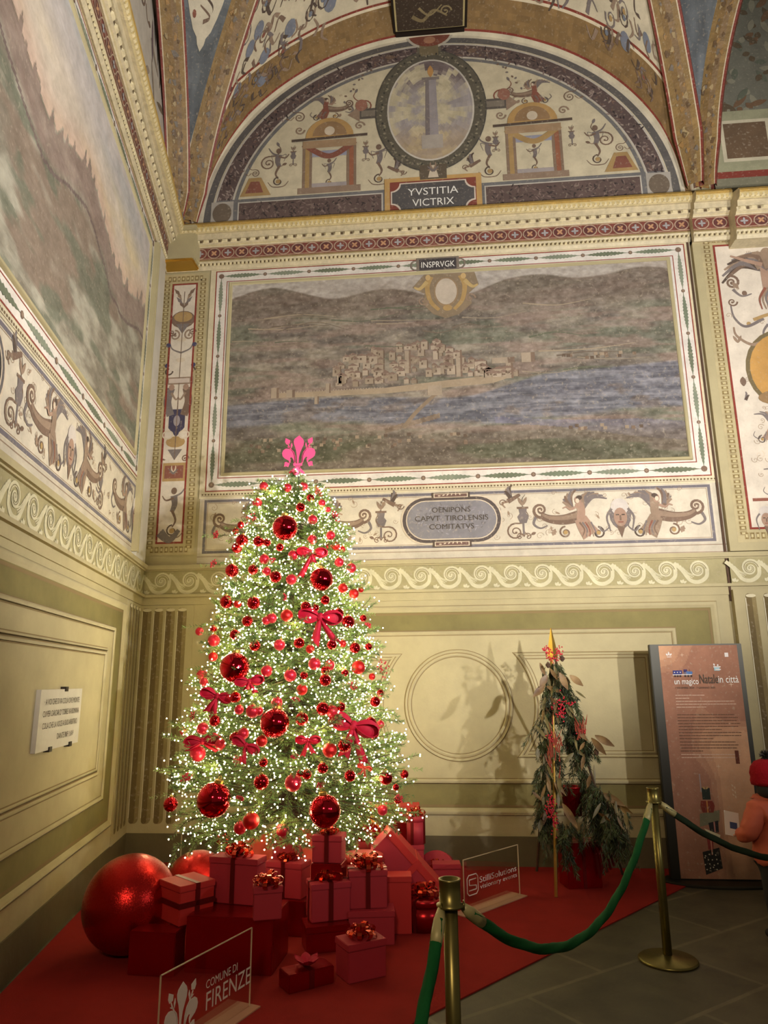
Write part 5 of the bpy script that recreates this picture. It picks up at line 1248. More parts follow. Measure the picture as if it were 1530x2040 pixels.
h1 = gp('creased foil box on the carpet at far left, against the giant ball', 345, 1948, 1859, Z0, 86, 80, 0, 'foil', a=.14, lid=False, rib='')
gp('orange-topped box tied with a horizontal band, on the far left foil box', 355, 1848, 1767, h1, 50, 56, 44, 'box2', rib='xh', bowr=.0)
h3 = gp('large foil box with a bare glossy front, left of the pile', 541, 1945, 1830, Z0, 88, 151, 0, 'foil', a=.36, lid=False, rib='')
gp('tall lidded box with a copper bow, upright on the large foil box', 510, 1806, 1713, h3, 78, 93, 0, a=.13, rib='y', bowr=.075, seed=1)
gp('small box with a huge copper bow on its left corner, on the large foil box', 503, 1836, 1769, h3, 18, 0, 48, b=.10, rib='', bowr=.07, seed=2)
h6 = gp('foil box in the dark gap behind the large foil box', 606, 1868, 1796, Z0, 80, 78, 0, 'foil', a=.16, lid=False, rib='')
gp('lidded box with a curly copper bow at the centre of the pile', 600, 1793, 1722, h6, 76, 71, 0, a=.15, rib='y', bowr=.06, seed=3)
def tall(label, cx, ct, Y, th, left, right, m='box', a=None, b=None, **k):
    p = aty(cx, ct, Y); s = S_(p); t = radians(th); a = a or right * s / cos(t); b = b or left * s / sin(t)
    gift('', (p[0], Y, Z0), th, a, b, p[2] - Z0, label, m, **k); return p[2] + .002
tall('plain lidded box directly below the drooping baubles, behind the centre box', 595, 1663, 5.1, 86, 49, 0, a=.12, rib='')
h8 = tall('foil box hidden under the small box with a central ribbon', 680, 1722, 4.86, 86, 56, 0, 'foil', a=.17, lid=False, rib='')
p8 = aty(680, 1722, 4.86)
gift('', (p8[0] + .0, 4.87, h8), 86, .15, .2, aty(679, 1666, 4.87)[2] - h8, 'small box with a dark central ribbon and bow, under the lowest giant bauble', rib='y', bowr=.055, seed=4)
h11 = gp('dark shadowed box with a tan lid edge, under the ribboned box in front', 609, 1903, 1849, Z0, 20, 26, 72, 'foil', b=.2, lid=True, rib='')
gp('square lidded box with ribbon and copper bow, front centre on the dark box', 619, 1840, 1763, h11, 22, 26, 66, rib='xy', bowr=.07, seed=5, b=.17)
h13 = gp('box under the tall bowed box, half hidden by the front right box', 693, 1886, 1817, Z0, 8, 0, 80, b=.17, rib='')
gp('tall box with dark centre ribbon and two copper bows, right of the middle', 694, 1812, 1736, h13, 10, 0, 68, b=.16, rib='xy', bowr=.085, seed=6)
gift('', (-.59, 4.27, Z0), 33, .24, .18, .19, 'matte box with a many-looped copper bow, frontmost on the right', rib='', bowr=.075, seed=7)
tall('tall plain box with a folded tan lid, right of the two-bow box', 768, 1747, 5.06, 5, 0, 46, 'box2', b=.15, rib='')
# low box with satin flower bow
r = gift('', (-.885, 4.13, Z0), 37, .27, .13, .088, 'low oblong foil box with a flat satin flower bow, frontmost of the pile', 'foil', lid=False, rib='x')
mb = MB()
for i in range(6):
    a = i * pi / 3 + .2; e = .55; d = Vector((cos(a) * cos(e), sin(a) * cos(e), sin(e))); sd = Vector((-sin(a), cos(a), 0)); L_ = .085
    mb.rings([[tuple(d * L_ * t - sd * w * L_), tuple(d * L_ * t + Vector((0, 0, -.012 * sin(pi * t)))), tuple(d * L_ * t + sd * w * L_), tuple(d * L_ * t + Vector((0, 0, .006)))] for t, w in ((.02, .08), (.3, .26), (.6, .34), (.85, .22), (1, .02))])
mb.build('flower_bow', M['velvet'], r, False, (0, 0, .092))
def drum(label, x, y, z0, rad, h, m='box', bowr=.0, seed=0, lid=.04, grp='red wrapped gifts piled round the fir', bz=None):
    r = empty('round_gift_box', (x, y, z0), label, 'gift', grp)
    mb = MB(); mb.lathe([(rad - .005, 0), (rad - .005, h - lid)], n=40); mb.build('box_body', M[m], r, True)
    mb = MB(); mb.lathe([(rad, h - lid), (rad, h - .004), (rad - .004, h)], n=40); mb.build('lid', M[m], r, True)
    if bowr:
        mb = MB(); rosette(mb, bowr * 1.3, seed=seed); mb.build('bow', M['ribbon'], r, False, (0, 0, h + .002))
        mb = MB(); 
        for q in (0, 1): mb.box((0, 0, h / 2 + .001), (2 * rad + .004, .022, h + .002), rz=1.2 + q * pi / 2)
        mb.build('ribbon', M['dribbon'], r)
    return r
p = atz(843, 1861, Z0); drum('round drum box with ribbons, beside the near brass post', p[0], p[1] + .15, Z0, .148, .185, 'foil', .085, 8)
p = aty(720, 1701, 5.22); drum('round hat box with a bare flat lid, behind the two-bow box', p[0] + .01, 5.22, Z0, .14, p[2] - Z0, 'box2')
# tilted big box
p = aty(828, 1710, 5.36); r = empty('gift_box', (p[0] - .09, 5.5, p[2] - .09), 'big flat box tipped on its edge, sloping down to the right', 'gift', 'red wrapped gifts piled round the fir'); r.rotation_euler = (0, radians(46.5), radians(6))
mb = MB(); mb.box((0, 0, 0), (.52, .3, .17), bev=.004); mb.build('box_body', M['box'], r)
mb = MB(); mb.box((0, 0, .095), (.53, .31, .05), bev=.003); mb.build('lid', M['box2'], r)
mb = MB(); mb.box((.02, 0, .0), (.04, .316, .25)); mb.build('ribbon', M['box2'], r)
# gift bag on a low box
h = tall('low box that carries the shiny gift bag', 778, 1682, 5.72, 88, 68, 0, a=.2, rib='')
p = aty(740, 1682, 5.76); r = empty('gift_bag', (p[0], 5.84, h), 'shiny crumpled gift bag tied with crossed ribbon and tissue, right of the trunk', 'gift bag', 'red wrapped gifts piled round the fir')
mb = MB(); R_ = []
for z, w, d in ((0, .105, .06), (.05, .115, .07), (.12, .11, .06), (.17, .125, .065), (.22, .135, .075), (.25, .14, .08)):
    R_.append([((w * (abs(cos(a)) ** .5) * (1 if cos(a) > 0 else -1)) * (1 + .05 * sin(9 * a + z * 40)), d * (abs(sin(a)) ** .5) * (1 if sin(a) > 0 else -1) * (1 + .08 * sin(7 * a + z * 30)), z) for a in [2 * pi * j / 40 for j in range(40)]])
mb.rings(R_, cap=False); mb.build('bag', M['foil'], r, True)
mb = MB()
for i in range(26): a = rg.rand() * 6.28; q = .09 * rg.rand(); mb.box((q * 1.2 * cos(a), q * .5 * sin(a), .25), (.035, .004, .05), rz=a)
mb.build('tissue', M['cloth'], r)
mb = MB(); ribbon_strip(mb, [(-.13, -.085, .1), (-.03, -.095, .17), (.03, -.1, .2), (.1, -.09, .24)], .02, (0, .2, 1)); ribbon_strip(mb, [(.13, -.085, .04), (.04, -.095, .13), (-.02, -.1, .18), (-.1, -.085, .22)], .015, (0, .2, 1)); rosette(mb, .05, 8, seed=9); mb.build('ribbon', M['ribbon'], r)
tall('plain box standing highest at the back right, behind the bag', 773, 1606, 6.2, 3, 0, 58, 'box2', b=.2, rib='')
hh = tall('foil box with ribbon between the gift bag and the cylinder', 776, 1640, 5.98, 4, 0, 33, 'foil', b=.18, rib='x')
h = tall('small box that carries the cylinder gift', 812, 1684, 5.86, 4, 0, 30, b=.14, rib='')
p = aty(826, 1682, 5.92); drum('cylinder gift box with a bow, back right beside the tipped box', p[0] + .01, 5.935, h, .074, .2, 'box', .06, 10)
# hat box standing on edge
r = empty('round_gift_box', (aty(872, 1716, 6.0)[0], 6.02, .16), 'round hat box standing on edge with a bow, far right of the pile', 'gift', 'red wrapped gifts piled round the fir'); r.rotation_euler = (radians(78), 0, radians(-12))
mb = MB(); mb.lathe([(.14, -.07), (.14, .03)], n=36); mb.build('box_body', M['box'], r, True)
mb = MB(); mb.lathe([(.148, .02), (.148, .06), (.142, .064)], n=36); mb.build('lid', M['box'], r, True)
mb = MB(); rosette(mb, .09, seed=11); mb.build('bow', M['ribbon'], r, False, (0.02, 0, .066))
tall('small low box right of the pile, in front of the upright hat box', 862, 1722, 5.78, 4, 0, 50, b=.13, rib='')
# two giant floor balls
def floorball(px, py, rad, label):
    p = atz(px, py, rad + Z0); r = empty('giant_ornament_ball', (p[0], p[1], p[2]), label, 'ornament ball', 'giant floor ornament balls')
    mb = MB(); mb.ball((0, 0, 0), rad, 24); mb.build('ball', M['b_floor'], r, True); return r
floorball(259, 1799, .278, 'giant sparkling red ball on the carpet at far left'); floorball(392, 1764, .225, 'second giant sparkling ball, behind the left boxes')

# ================================================================= acrylic signs
g = bpy.data.materials.new('clear_acrylic'); g.use_nodes = True; b_ = g.node_tree.nodes['Principled BSDF']
b_.inputs['Transmission Weight'].default_value = 1; b_.inputs['Roughness'].default_value = .02; b_.inputs['IOR'].default_value = 1.12; b_.inputs['Base Color'].default_value = (.97, .97, .95, 1); b_.inputs['Alpha'].default_value = .5
M['acrylic'] = g
M['edge'] = mat('painted_edge_highlight', (206, 186, 150), .3); M['frost'] = mat('frosted_acrylic_foot', (206, 160, 132), .35); M['frost'].node_tree.nodes['Principled BSDF'].inputs['Alpha'].default_value = .7
def sign(label, R0, topR, TLp, basepx, w_in=.16):
    A = Vector(atz(*R0, Z0)); h = aty(*topR, A.y)[2] - Z0; Bp = Vector(atz(*TLp, h + Z0)); Bp.z = Z0
    A.z = Z0; u = (A - Bp).normalized(); W_ = (A - Bp).length; n = Vector((u.y, -u.x, 0))
    if n.y > 0: n = -n
    r = empty('acrylic_sign', tuple(Bp), label, 'sign', 'clear sponsor signs on the carpet')
    def mp(x, z, o): return tuple(u * x + Vector((0, 0, z)) + n * (o + .003))
    def sl(nm, x0, z0, x1, z1, o0, o1, m): mb = MB(); P = [mp(x, z, o) for o in (o0, o1) for z in (z0, z1) for x in (x0, x1)]; mb.add(P, [(0, 2, 3, 1), (4, 5, 7, 6), (0, 1, 5, 4), (2, 6, 7, 3), (0, 4, 6, 2), (1, 3, 7, 5)]); return mb.build(nm, m, r)
    sl('panel', 0, .006, W_, h, -.006, 0, M['acrylic'])
    mb = MB()
    for a, b, c, d in ((0, h - .0035, W_, h), (0, .006, .003, h), (W_ - .003, .006, W_, h)):
        P = [mp(x, z, o) for o in (-.0065, .0008) for z in (b, d) for x in (a, c)]; mb.add(P, [(0, 2, 3, 1), (4, 5, 7, 6), (0, 1, 5, 4), (2, 6, 7, 3), (0, 4, 6, 2), (1, 3, 7, 5)])
    mb.build('edge', M['edge'], r, False)  # opaque pale strips paint the highlight along the panel's rim
    sl('foot', -.02, 0, W_ + .02, .006, -.09, .05, M['frost'])
    return r, mp, W_, h
r, mp, W_, h = sign('clear sign with white lily and city lettering, front left', (497, 2006), (498, 1847), (320, 1943), None)
fleur(lambda x, y, o: mp(.215 * W_ + x, .05 * h + y, o + .001), .68 * h, .0015, M['white'], 'lily_emblem', r)
text_mesh('sign_lettering', 'COMUNE DI', mp, .46 * W_, .56 * h, .14 * h, M['white'], r, 'LEFT', width=.36 * W_)
text_mesh('sign_lettering', 'FIRENZE', mp, .46 * W_, .31 * h, .3 * h, M['white'], r, 'LEFT', width=.52 * W_)
r, mp, W_, h = sign('clear sign with square S logo and event company lettering, behind the near brass post', (1036, 1784), (1026.5, 1682), (922, 1713), None)
for t, u, v, s, w in (('StilliSolutions', .26, .5, .16, .68), ('visionary events', .27, .385, .12, .68)):
    text_mesh('sign_lettering', t, mp, u * W_, v * h, s * h, M['white'], r, 'LEFT', width=w * W_)
mb = MB(); q = .105 * W_
def ln(x0, z0, x1, z1, w=.006):
    d = hypot(x1 - x0, z1 - z0); nx, nz = -(z1 - z0) / d * w / 2, (x1 - x0) / d * w / 2
    P = [mp(x, z, o) for o in (.001, .0025) for x, z in ((x0 - nx, z0 - nz), (x1 - nx, z1 - nz), (x1 + nx, z1 + nz), (x0 + nx, z0 + nz))]; mb.add(P, [(0, 1, 2, 3), (7, 6, 5, 4), (0, 1, 5, 4), (1, 2, 6, 5), (2, 3, 7, 6), (3, 0, 4, 7)])
x0, x1, z0, z1 = .05 * W_, .235 * W_, .33 * h, .69 * h; c = .02
for a in ((x0 + c, z0, x1 - c, z0), (x1 - c, z0, x1, z0 + c), (x1, z0 + c, x1, z1 - c), (x1, z1 - c, x1 - c, z1), (x1 - c, z1, x0 + c, z1), (x0 + c, z1, x0, z1 - c), (x0, z1 - c, x0, z0 + c), (x0, z0 + c, x0 + c, z0),
          (x1 - .02, z1 - .03, x0 + .025, z1 - .03), (x0 + .025, z1 - .03, x0 + .025, (z0 + z1) / 2), (x0 + .025, (z0 + z1) / 2, x1 - .02, (z0 + z1) / 2 - .01), (x1 - .02, (z0 + z1) / 2 - .01, x1 - .02, z0 + .03), (x1 - .02, z0 + .03, x0 + .02, z0 + .03)): ln(*a)
mb.build('logo', M['white'], r)
# ================================================================= garland easel
ey = 6.18; ap = Vector((.875, ey, 1.86))
ez = empty('garland_easel', (.9, ey, 0), 'tripod easel dressed as a slim tree with drooping evergreen garlands, right of the fir', 'easel')
def loc(p): return (p[0] - .9, p[1] - ey, p[2])
mb = MB(); mb.tube([loc((.755, 5.95, .01)), loc((.865, 6.16, 1.8))], [.013, .012], 8); mb.build('leg', M['gold'], ez)
mb = MB(); mb.tube([loc((.70, 6.70, .01)), loc((.87, 6.2, 1.8))], [.011, .01], 8); mb.build('leg', M['bark'], ez)
mb = MB(); mb.tube([loc((1.40, 6.62, .01)), loc((.89, 6.2, 1.8))], [.011, .01], 8); mb.build('leg', M['bark'], ez)
mb = MB(); mb.lathe([(.03, 0), (.042, .03), (.03, .12), (.014, .2), (.003, .26)], loc((.873, 6.17, 1.77)), 4); mb.build('spear_tip', M['gold'], ez)
mb = MB(); mb.tube([loc((.80, 6.05, .62)), loc((1.2, 6.45, .62))], .008, 6); mb.tube([loc((.84, 6.12, 1.25)), loc((1.03, 6.32, 1.25))], .008, 6); mb.build('crossbar', M['bark'], ez)
def hang(N, WD2, path, n, spread, drop, ln=.05, w=.0026, dens=80):
    path = [np.array(p) for p in path]
    for i in range(n):
        t = rt.rand() * (len(path) - 1.001); k = int(t); p = path[k] + (path[k + 1] - path[k]) * (t - k) + rt.randn(3) * np.array([spread, spread * .7, spread * .5])
        e = p + np.array([.05 * rt.randn() + .03 * np.sign(rt.rand() - .5), .05 * rt.randn(), -drop * (.5 + .8 * rt.rand())]); m = (p + e) / 2 + rt.randn(3) * .012
        WD2.tube([p, m, e], [.003, .0025, .001], 3); twig(N, p, m, dens // 2, ln, w, .5); twig(N, m, e, dens // 2, ln, w, .5)
def px(x, y, Y=6.1): return aty(x, y, Y)
N = Needles(); WB = MB()
Lp = [px(1098, 1318), px(1094, 1380), px(1090, 1450), px(1088, 1520), px(1082, 1590), px(1088, 1640)]
Rp = [px(1106, 1318), px(1125, 1380), px(1142, 1430), px(1150, 1490), px(1172, 1560), px(1195, 1610), px(1215, 1650)]
Rq = [px(1180, 1560, 6.0), px(1210, 1610, 5.95), px(1235, 1660, 5.9)]
hang(N, WB, Lp, 130, .028, .22); hang(N, WB, Rp, 190, .03, .2); hang(N, WB, Rq, 90, .045, .24); hang(N, WB, [px(1120, 1640, 6.0), px(1150, 1650, 6.0)], 12, .03, .16)
hang(N, WB, [px(1118, 1650, 5.98), px(1128, 1700, 5.98)], 14, .012, .16); hang(N, WB, [px(1150, 1460), px(1175, 1490)], 24, .03, .12)
N.p = [p - np.array([.9, ey, 0]) for p in N.p]; gr = N.build('evergreen_garland', M['garland_green'], ez)
WB.v = [(v[0] - .9, v[1] - ey, v[2]) for v in WB.v]; WB.build('garland_stems', M['bark'], ez)
def broad(mb, p, d, ln_, wd, curl=.2):
    p = Vector(p); d = Vector(d).normalized(); s = d.cross(Vector((rt.randn(), -1.2, rt.randn() * .5))).normalized(); n = s.cross(d).normalized(); R_ = []
    for i in range(7):
        t = i / 6; w = wd * sin(pi * min(.98, t + .03)) ** .8; q = p + d * ln_ * t + n * curl * ln_ * t * t; R_.append([tuple(q - s * w + n * w * .3), tuple(q), tuple(q + s * w + n * w * .3)])
    mb.rings(R_, cap=False, closed=False)
mbA, mbB = MB(), MB()
for path, n, sp in ((Lp, 52, .045), (Rp, 22, .05), (Rq, 7, .06)):
    for i in range(n):
        k = rt.randint(0, len(path) - 1); p = path[k] + (path[k + 1] - path[k]) * rt.rand() + rt.randn(3) * sp * np.array([1, .5, .5]) + np.array([0, -.05, 0])
        broad([mbA, mbB][i % 3 == 0], np.array(p) - np.array([.9, ey, 0]), (.5 * rt.randn(), -.2, -1 + .5 * rt.randn()), .08 + .07 * rt.rand(), .010 + .010 * rt.rand())
for x, y, dx, dz, l in ((1185, 1465, .9, -.5, .16), (1178, 1470, .7, -.75, .16), (1200, 1580, .8, -.45, .18), (1120, 1600, .5, -.8, .2), (1135, 1345, .7, -.7, .13), (1090, 1345, -.6, -.8, .12), (1085, 1365, -.8, -.8, .14), (1115, 1340, .3, -.9, .15), (1210, 1590, .9, -.4, .2)):
    broad(mbB, np.array(px(x, y, 5.95)) - np.array([.9, ey, 0]), (dx, -.15, dz), l, .028)
mbA.build('olive_leaves', M['drygreen'], ez, True); mbB.build('dry_leaves', M['tanleaf'], ez, True)
def cluster(x, y, Y, w, h_, n):
    mb = MB(); c = np.array(px(x, y, Y)) - np.array([.9, ey, 0])
    for i in range(n): mb.ball(tuple(c + rt.randn(3) * np.array([w, .012, h_]) * .5), .0065, 4)
    mb.build('berries', M['berry'], ez, True)
for a in ((1090, 1295, 6.0, .035, .05, 34), (1112, 1298, 6.0, .03, .05, 26), (1098, 1312, 5.98, .07, .02, 22), (1118, 1412, 5.98, .035, .08, 50), (1137, 1402, 5.99, .05, .02, 18), (1102, 1408, 6.0, .03, .03, 14), (1098, 1610, 5.93, .04, .1, 70), (1104, 1640, 5.93, .025, .08, 34), (1158, 1455, 5.98, .03, .05, 18), (1095, 1470, 5.97, .03, .05, 16)): cluster(*a)
def cone(x, y, Y):
    mb = MB(); c = np.array(px(x, y, Y)) - np.array([.9, ey, 0]); mb.lathe([(max(.002, .024 * sin(pi * min(1, (i + .6) / 9)) * (1 if i % 2 else .72)), .055 * i / 9 - .02) for i in range(10)], tuple(c), 10); mb.build('pine_cone', M['bark'], ez)
cone(1120, 1313, 5.98); cone(1092, 1326, 5.97); cone(1188, 1500, 5.97)
mb = MB()
for i in range(30): c = np.array(px(1104 + 8 * rt.randn(), 1500 + 26 * rt.randn(), 5.97)) - np.array([.9, ey, 0]); e = c + np.array([.02 * rt.randn(), 0, .1]); mb.tube([c, e], [.006, .001], 4)
for i in range(14): c = np.array(px(1158 + 6 * rt.randn(), 1458 + 10 * rt.randn(), 5.97)) - np.array([.9, ey, 0]); e = c + np.array([.02 * rt.randn(), 0, .08]); mb.tube([c, e], [.007, .001], 4)
mb.build('russet_plumes', mat('russet_plume', (132, 54, 34), .8), ez)
def pail(name, x0, x1, yt, yb, Y, label, taper=.8):
    a = px(x0, yt, Y); b = px(x1, yt, Y); c = px((x0 + x1) / 2, yb, Y); r = (b[0] - a[0]) / 2; h = a[2] - c[2]
    o = empty(name, ((a[0] + b[0]) / 2, Y, c[2]), label, 'pail', 'red tin pails hanging in the garlands')
    mb = MB(); mb.lathe([(r * taper, 0), (r, h - .01), (r * 1.06, h - .006), (r * 1.06, h), (r * .92, h), (r * .9, h - .03)], n=24); mb.build('pail_body', M['foil'], o, True)
    mb = MB(); mb.tube([(r * cos(t), 0, h + r * 1.1 * sin(t)) for t in np.linspace(0, pi, 10)], .003, 5); mb.build('handle', M['darkmetal'], o)
pail('tin_pail', 1116, 1160, 1566, 1624, 6.14, 'larger red tin pail hanging low in the garland easel')
pail('tin_pail', 1126, 1148, 1474, 1503, 6.2, 'smaller red tin pail hanging half way up the garland easel', .95)
r = gift('', (aty(1128, 1775, 6.3)[0], 6.16, Z0), 12, .28, .2, .33, 'glossy red gift with long hanging ribbons, under the garland easel', 'foil', lid=False, rib='x', bowr=.0)
mb = MB()
for i in range(6): x = .06 + .03 * i; ribbon_strip(mb, [(x, -.105, .335), (x + .03, -.13, .25), (x + .05, -.135, .08 + .02 * i)], .02, (1, 0, .2))
ribbon_strip(mb, [(-.14, -.02, .335), (-.02, -.03, .36), (.13, -.03, .335)], .05, (0, 1, 0)); mb.build('trailing_ribbon', M['dribbon'], r)

# ================================================================= totem banner
bz = Vector((1.745, 6.44, .0)); bw, bh = .77, 1.89
bn = empty('info_totem', tuple(bz), 'tall brown information totem with dark edges on an oval foot, far right', 'information totem')
mb = MB(); mb.box((.41, .03, .012), (.95, .42, .022), bev=.006); 
mb = MB(); mb.X = Matrix.Diagonal((1.35, .62, 1, 1)); mb.lathe([(.36, 0), (.36, .014), (.34, .022)], (.30, .04, 0), 40); mb.build('foot_plate', M['darkmetal'], bn)
mb = MB(); mb.box((bw / 2, .03, bh / 2 + .012), (bw, .06, bh - .02), bev=.004); mb.build('frame', M['darkmetal'], bn)
def mpb(u, v, o): return (.075 + u, -.001 - o, .03 + v)
fw, fh = bw - .115, bh - .04
P = Paint(mpb, .0006)
def bcol(U, V):
    n = fbm(U * 1.6 + 3, V * 1.4, 2, 51); return mixc((134, 94, 74), (168, 128, 98), np.round(sstep(n, .35, .62) * 3) / 3) * 1.12
P.grid(0, 0, fw, fh, 60, 170, bcol, 0)
WHT = (214, 206, 200); BK2 = (40, 36, 30)
def star(u, v, s): P.poly([(u, v + s), (u + s * .12, v + s * .12), (u + s, v), (u + s * .12, v - s * .12), (u, v - s), (u - s * .12, v - s * .12), (u - s, v), (u - s * .12, v + s * .12)], (206, 176, 150), 1)
for u, v, s in ((.19, 1.77, .022), (.57, 1.52, .025), (.25, .94, .018), (.39, .86, .022), (.52, 1.2, .012)): star(u, v, s)
fz = fh
# small lily mark and partner mark
for q in (-1, 0, 1): P.leaf(.08 + q * .008, 1.765, pi / 2 - q * .7, .034 if q == 0 else .024, .007, WHT, 2)
P.rect(.062, 1.752, .1, 1.757, WHT, 2); P.rect(.545, 1.75, .575, 1.785, WHT, 2)
# train
P.rect(.1, 1.607, .175, 1.64, (52, 56, 116), 2); P.rect(.095, 1.6, .255, 1.607, WHT, 2); P.rect(.19, 1.607, .22, 1.648, (60, 50, 96), 2); P.rect(.21, 1.607, .25, 1.632, (76, 110, 160), 2); P.disc(.25, 1.62, .013, .013, (76, 110, 160), 2, 12); P.rect(.235, 1.63, .243, 1.65, RD, 2)
for i in range(3): P.disc(.113 + .024 * i, 1.624, .005, .005, WHT, 3, 8); P.disc(.115 + .022 * i, 1.593, .009, .009, (60, 46, 40), 3, 10)
for i in range(3): P.disc(.2 + .025 * i, 1.593, .009, .009, (60, 46, 40), 3, 10)
# snow-capped parcel mark
P.rect(.445, 1.635, .49, 1.665, (150, 190, 200), 2); P.rect(.44, 1.662, .5, 1.672, WHT, 3); P.rect(.455, 1.64, .5, 1.65, WHT, 3); P.leaf(.45, 1.675, 1.8, .022, .007, WHT, 3); P.leaf(.475, 1.672, 1.3, .018, .007, WHT, 3)
# body copy, too small to read: broken bars
def para(u0, v0, n, wmax, col, sp=.024, last=.5, hh=.006):
    for i in range(n):
        wl = wmax * (.9 + .1 * rg.rand()) * (last if i == n - 1 else 1); x = u0
        while x < u0 + wl: w = .012 + .03 * rg.rand(); P.rect(x, v0 - i * sp, min(x + w, u0 + wl), v0 - i * sp + hh, col, 1); x += w + .0025
para(.1, 1.43, 1, .5, (200, 168, 146)); para(.1, 1.405, 1, .24, (200, 168, 146)); para(.1, 1.38, 3, .5, (200, 168, 146), last=.5)
para(.1, 1.27, 6, .51, (92, 64, 46), last=.75); para(.1, 1.125, 3, .51, (92, 64, 46), last=.6); para(.1, 1.05, 4, .5, (92, 64, 46), last=.4); para(.1, .92 + .03, 2, .5, (200, 168, 146), last=.9)
# nutcracker-like parcel stack
P.rect(.235, .60, .30, .69, (34, 42, 34), 2); P.poly([(.22, .59), (.315, .59), (.325, .55), (.31, .50), (.225, .50), (.212, .55)], (116, 44, 30), 3); P.rect(.26, .5, .272, .59, (176, 116, 62), 4)
P.leaf(.265, .68, 2.4, .03, .008, OC, 4); P.leaf(.268, .68, .8, .03, .008, OC, 4); P.poly([(.2, .49), (.36, .52), (.35, .43), (.19, .39)], (112, 108, 84), 2)
P.poly([(.26, .42), (.34, .44), (.335, .35), (.27, .34)], (36, 34, 34), 3); P.rect(.30, .35, .312, .43, (160, 110, 100), 4); P.poly([(.22, .38), (.345, .33), (.335, .30), (.25, .34)], (206, 196, 160), 4)
P.poly([(.235, .31), (.285, .31), (.275, .18), (.24, .18)], (128, 46, 42), 3); P.rect(.26, .18, .27, .31, (190, 130, 110), 4); P.poly([(.19, .20), (.325, .235), (.335, .08), (.2, .03)], (30, 28, 24), 3)
for i in range(16): P.leaf(.205 + .03 * (i % 4), .07 + .035 * (i // 4) + .006 * (i % 3), i, .012, .005, (186, 180, 160), 5)
P.rect(.225, .66, .235, .8, (150, 132, 128), 1); P.rect(.535, .88, .565, .985, (92, 44, 28), 3)
for i in range(6): P.leaf(.49 + .012 * (i % 2), .70 - .018 * i, 2.2 - .5 * (i % 2), .024, .005, (206, 180, 150), 3)
P.build('printed_face', bn)
for t, u, v, s, w, m in (('un magico', .1, 1.525, .07, .2, 'white'), ('Natale', .31, 1.53, .11, .155, 'ink'), ('in città', .465, 1.535, .085, .165, 'white'), ('7 DICEMBRE 2024 - 7 GENNAIO 2025', .105, 1.488, .02, .33, 'ink')):
    text_mesh('printed_lettering', t, lambda a, b, o: mpb(a, b, .004 + o), u, v, s, M[m], bn, 'LEFT', width=w)

# ================================================================= marble plaque on the left wall
pl = empty('marble_plaque', PL(2.82, 1.21, 0), 'white marble tablet with three carved lines held by iron clips on the left wall', 'plaque')
O = Vector(PL(2.82, 1.21, 0))
def mpp(u, v, o): return tuple(Vector(PL(2.82 - u, 1.21 + v, o)) - O)
def blk(u0, v0, u1, v1, o0, o1, nm, m, par=None): mb = MB(); slab(mb, mpp, u0, v0, u1, v1, o0, o1); return mb.build(nm, m, par or pl)
blk(0, 0, .83, .36, .02, .06, 'tablet', M['marble'])
for t, v, u, w in (('· A VOI CHE SI VA COLÀ OVE MONTE', .27, .07, .8), ('CUI PER CARCAR D\' TORRE VA ROMANA', .2, .06, .82), ('COLA CHE LA VOCE A SUO ARBITRIO', .13, .07, .78), ('DANTE INF. I. 8-9', .055, .36, .38)):
    text_mesh('carved_inscription', t, lambda a, b, o: mpp(a, b, .061 + o), u, v, .05, M['ink'], pl, 'LEFT', width=w * .88)
for u, v in ((.44, .345), (.22, -.012), (.62, -.012)): blk(u, v, u + .05, v + .03, .02, .068, 'iron_clip', M['iron'])

# ================================================================= brass posts and ropes
def post(x, y, label):
    r = empty('brass_stanchion', (x, y, 0.001), label, 'barrier post', 'brass rope barrier posts')
    mb = MB(); mb.lathe([(.165, 0), (.168, .008), (.16, .016), (.05, .024), (.03, .034)], n=40); mb.build('base', M['brass'], r, True)
    mb = MB(); mb.lathe([(.026, .03), (.024, .86)], n=24); mb.build('pole', M['brass'], r, True)
    mb = MB(); mb.lathe([(.024, .86), (.046, .865), (.047, .871), (.036, .875), (.036, .945), (.038, .95), (.03, .95), (.028, .925)], n=28); mb.build('cap', M['brass'], r, True)
    return r
A_ = Vector((-.018, 2.62, 0)); B_ = Vector((1.225, 4.75, 0))
post(A_.x, A_.y, 'near brass stanchion, cut by the bottom edge'); post(B_.x, B_.y, 'farther brass stanchion with its round base on the stone floor')
def rope(a, b, sag, label, m, r=.019, n=60, rt_=None):
    o = empty('velvet_rope', tuple((Vector(a) + Vector(b)) / 2), label, 'barrier rope', 'green barrier ropes'); c = (Vector(a) + Vector(b)) / 2
    pts = [Vector(a).lerp(Vector(b), t) - Vector((0, 0, 4 * sag * t * (1 - t))) - c for t in np.linspace(0, 1, n)]
    k0, k1 = 1, n - 2
    mb = MB(); mb.tube(pts[k0:k1 + 1], r, 12, twist=.34, prof=lambda a: 1 + .13 * cos(3 * a)); mb.build('rope', m, o, True)
    for seg in (pts[:4], pts[-4:]):
        mb = MB(); mb.tube(seg, [r * .7, r * 1.05, r * 1.1] + [r * 1.1] * (len(seg) - 3) if seg[0] == pts[0] else [r * 1.1] * (len(seg) - 3) + [r * 1.1, r * 1.05, r * .7], 12); mb.build('end_ferrule', M['ferrule'], o, True)
    for e in (pts[0], pts[-1]):
        mb = MB(); mb.tube([e + Vector((.0, .014 * cos(t), .014 * sin(t) + .005)) for t in np.linspace(0, 2 * pi, 11)], .003, 6); mb.build('hook', M['brass'], o, True)
    return o
rope((A_.x + .045, A_.y + .01, .862), (B_.x - .03, B_.y - .035, .862), .385, 'bright green rope hanging in a deep curve between the two posts', M['rope'])
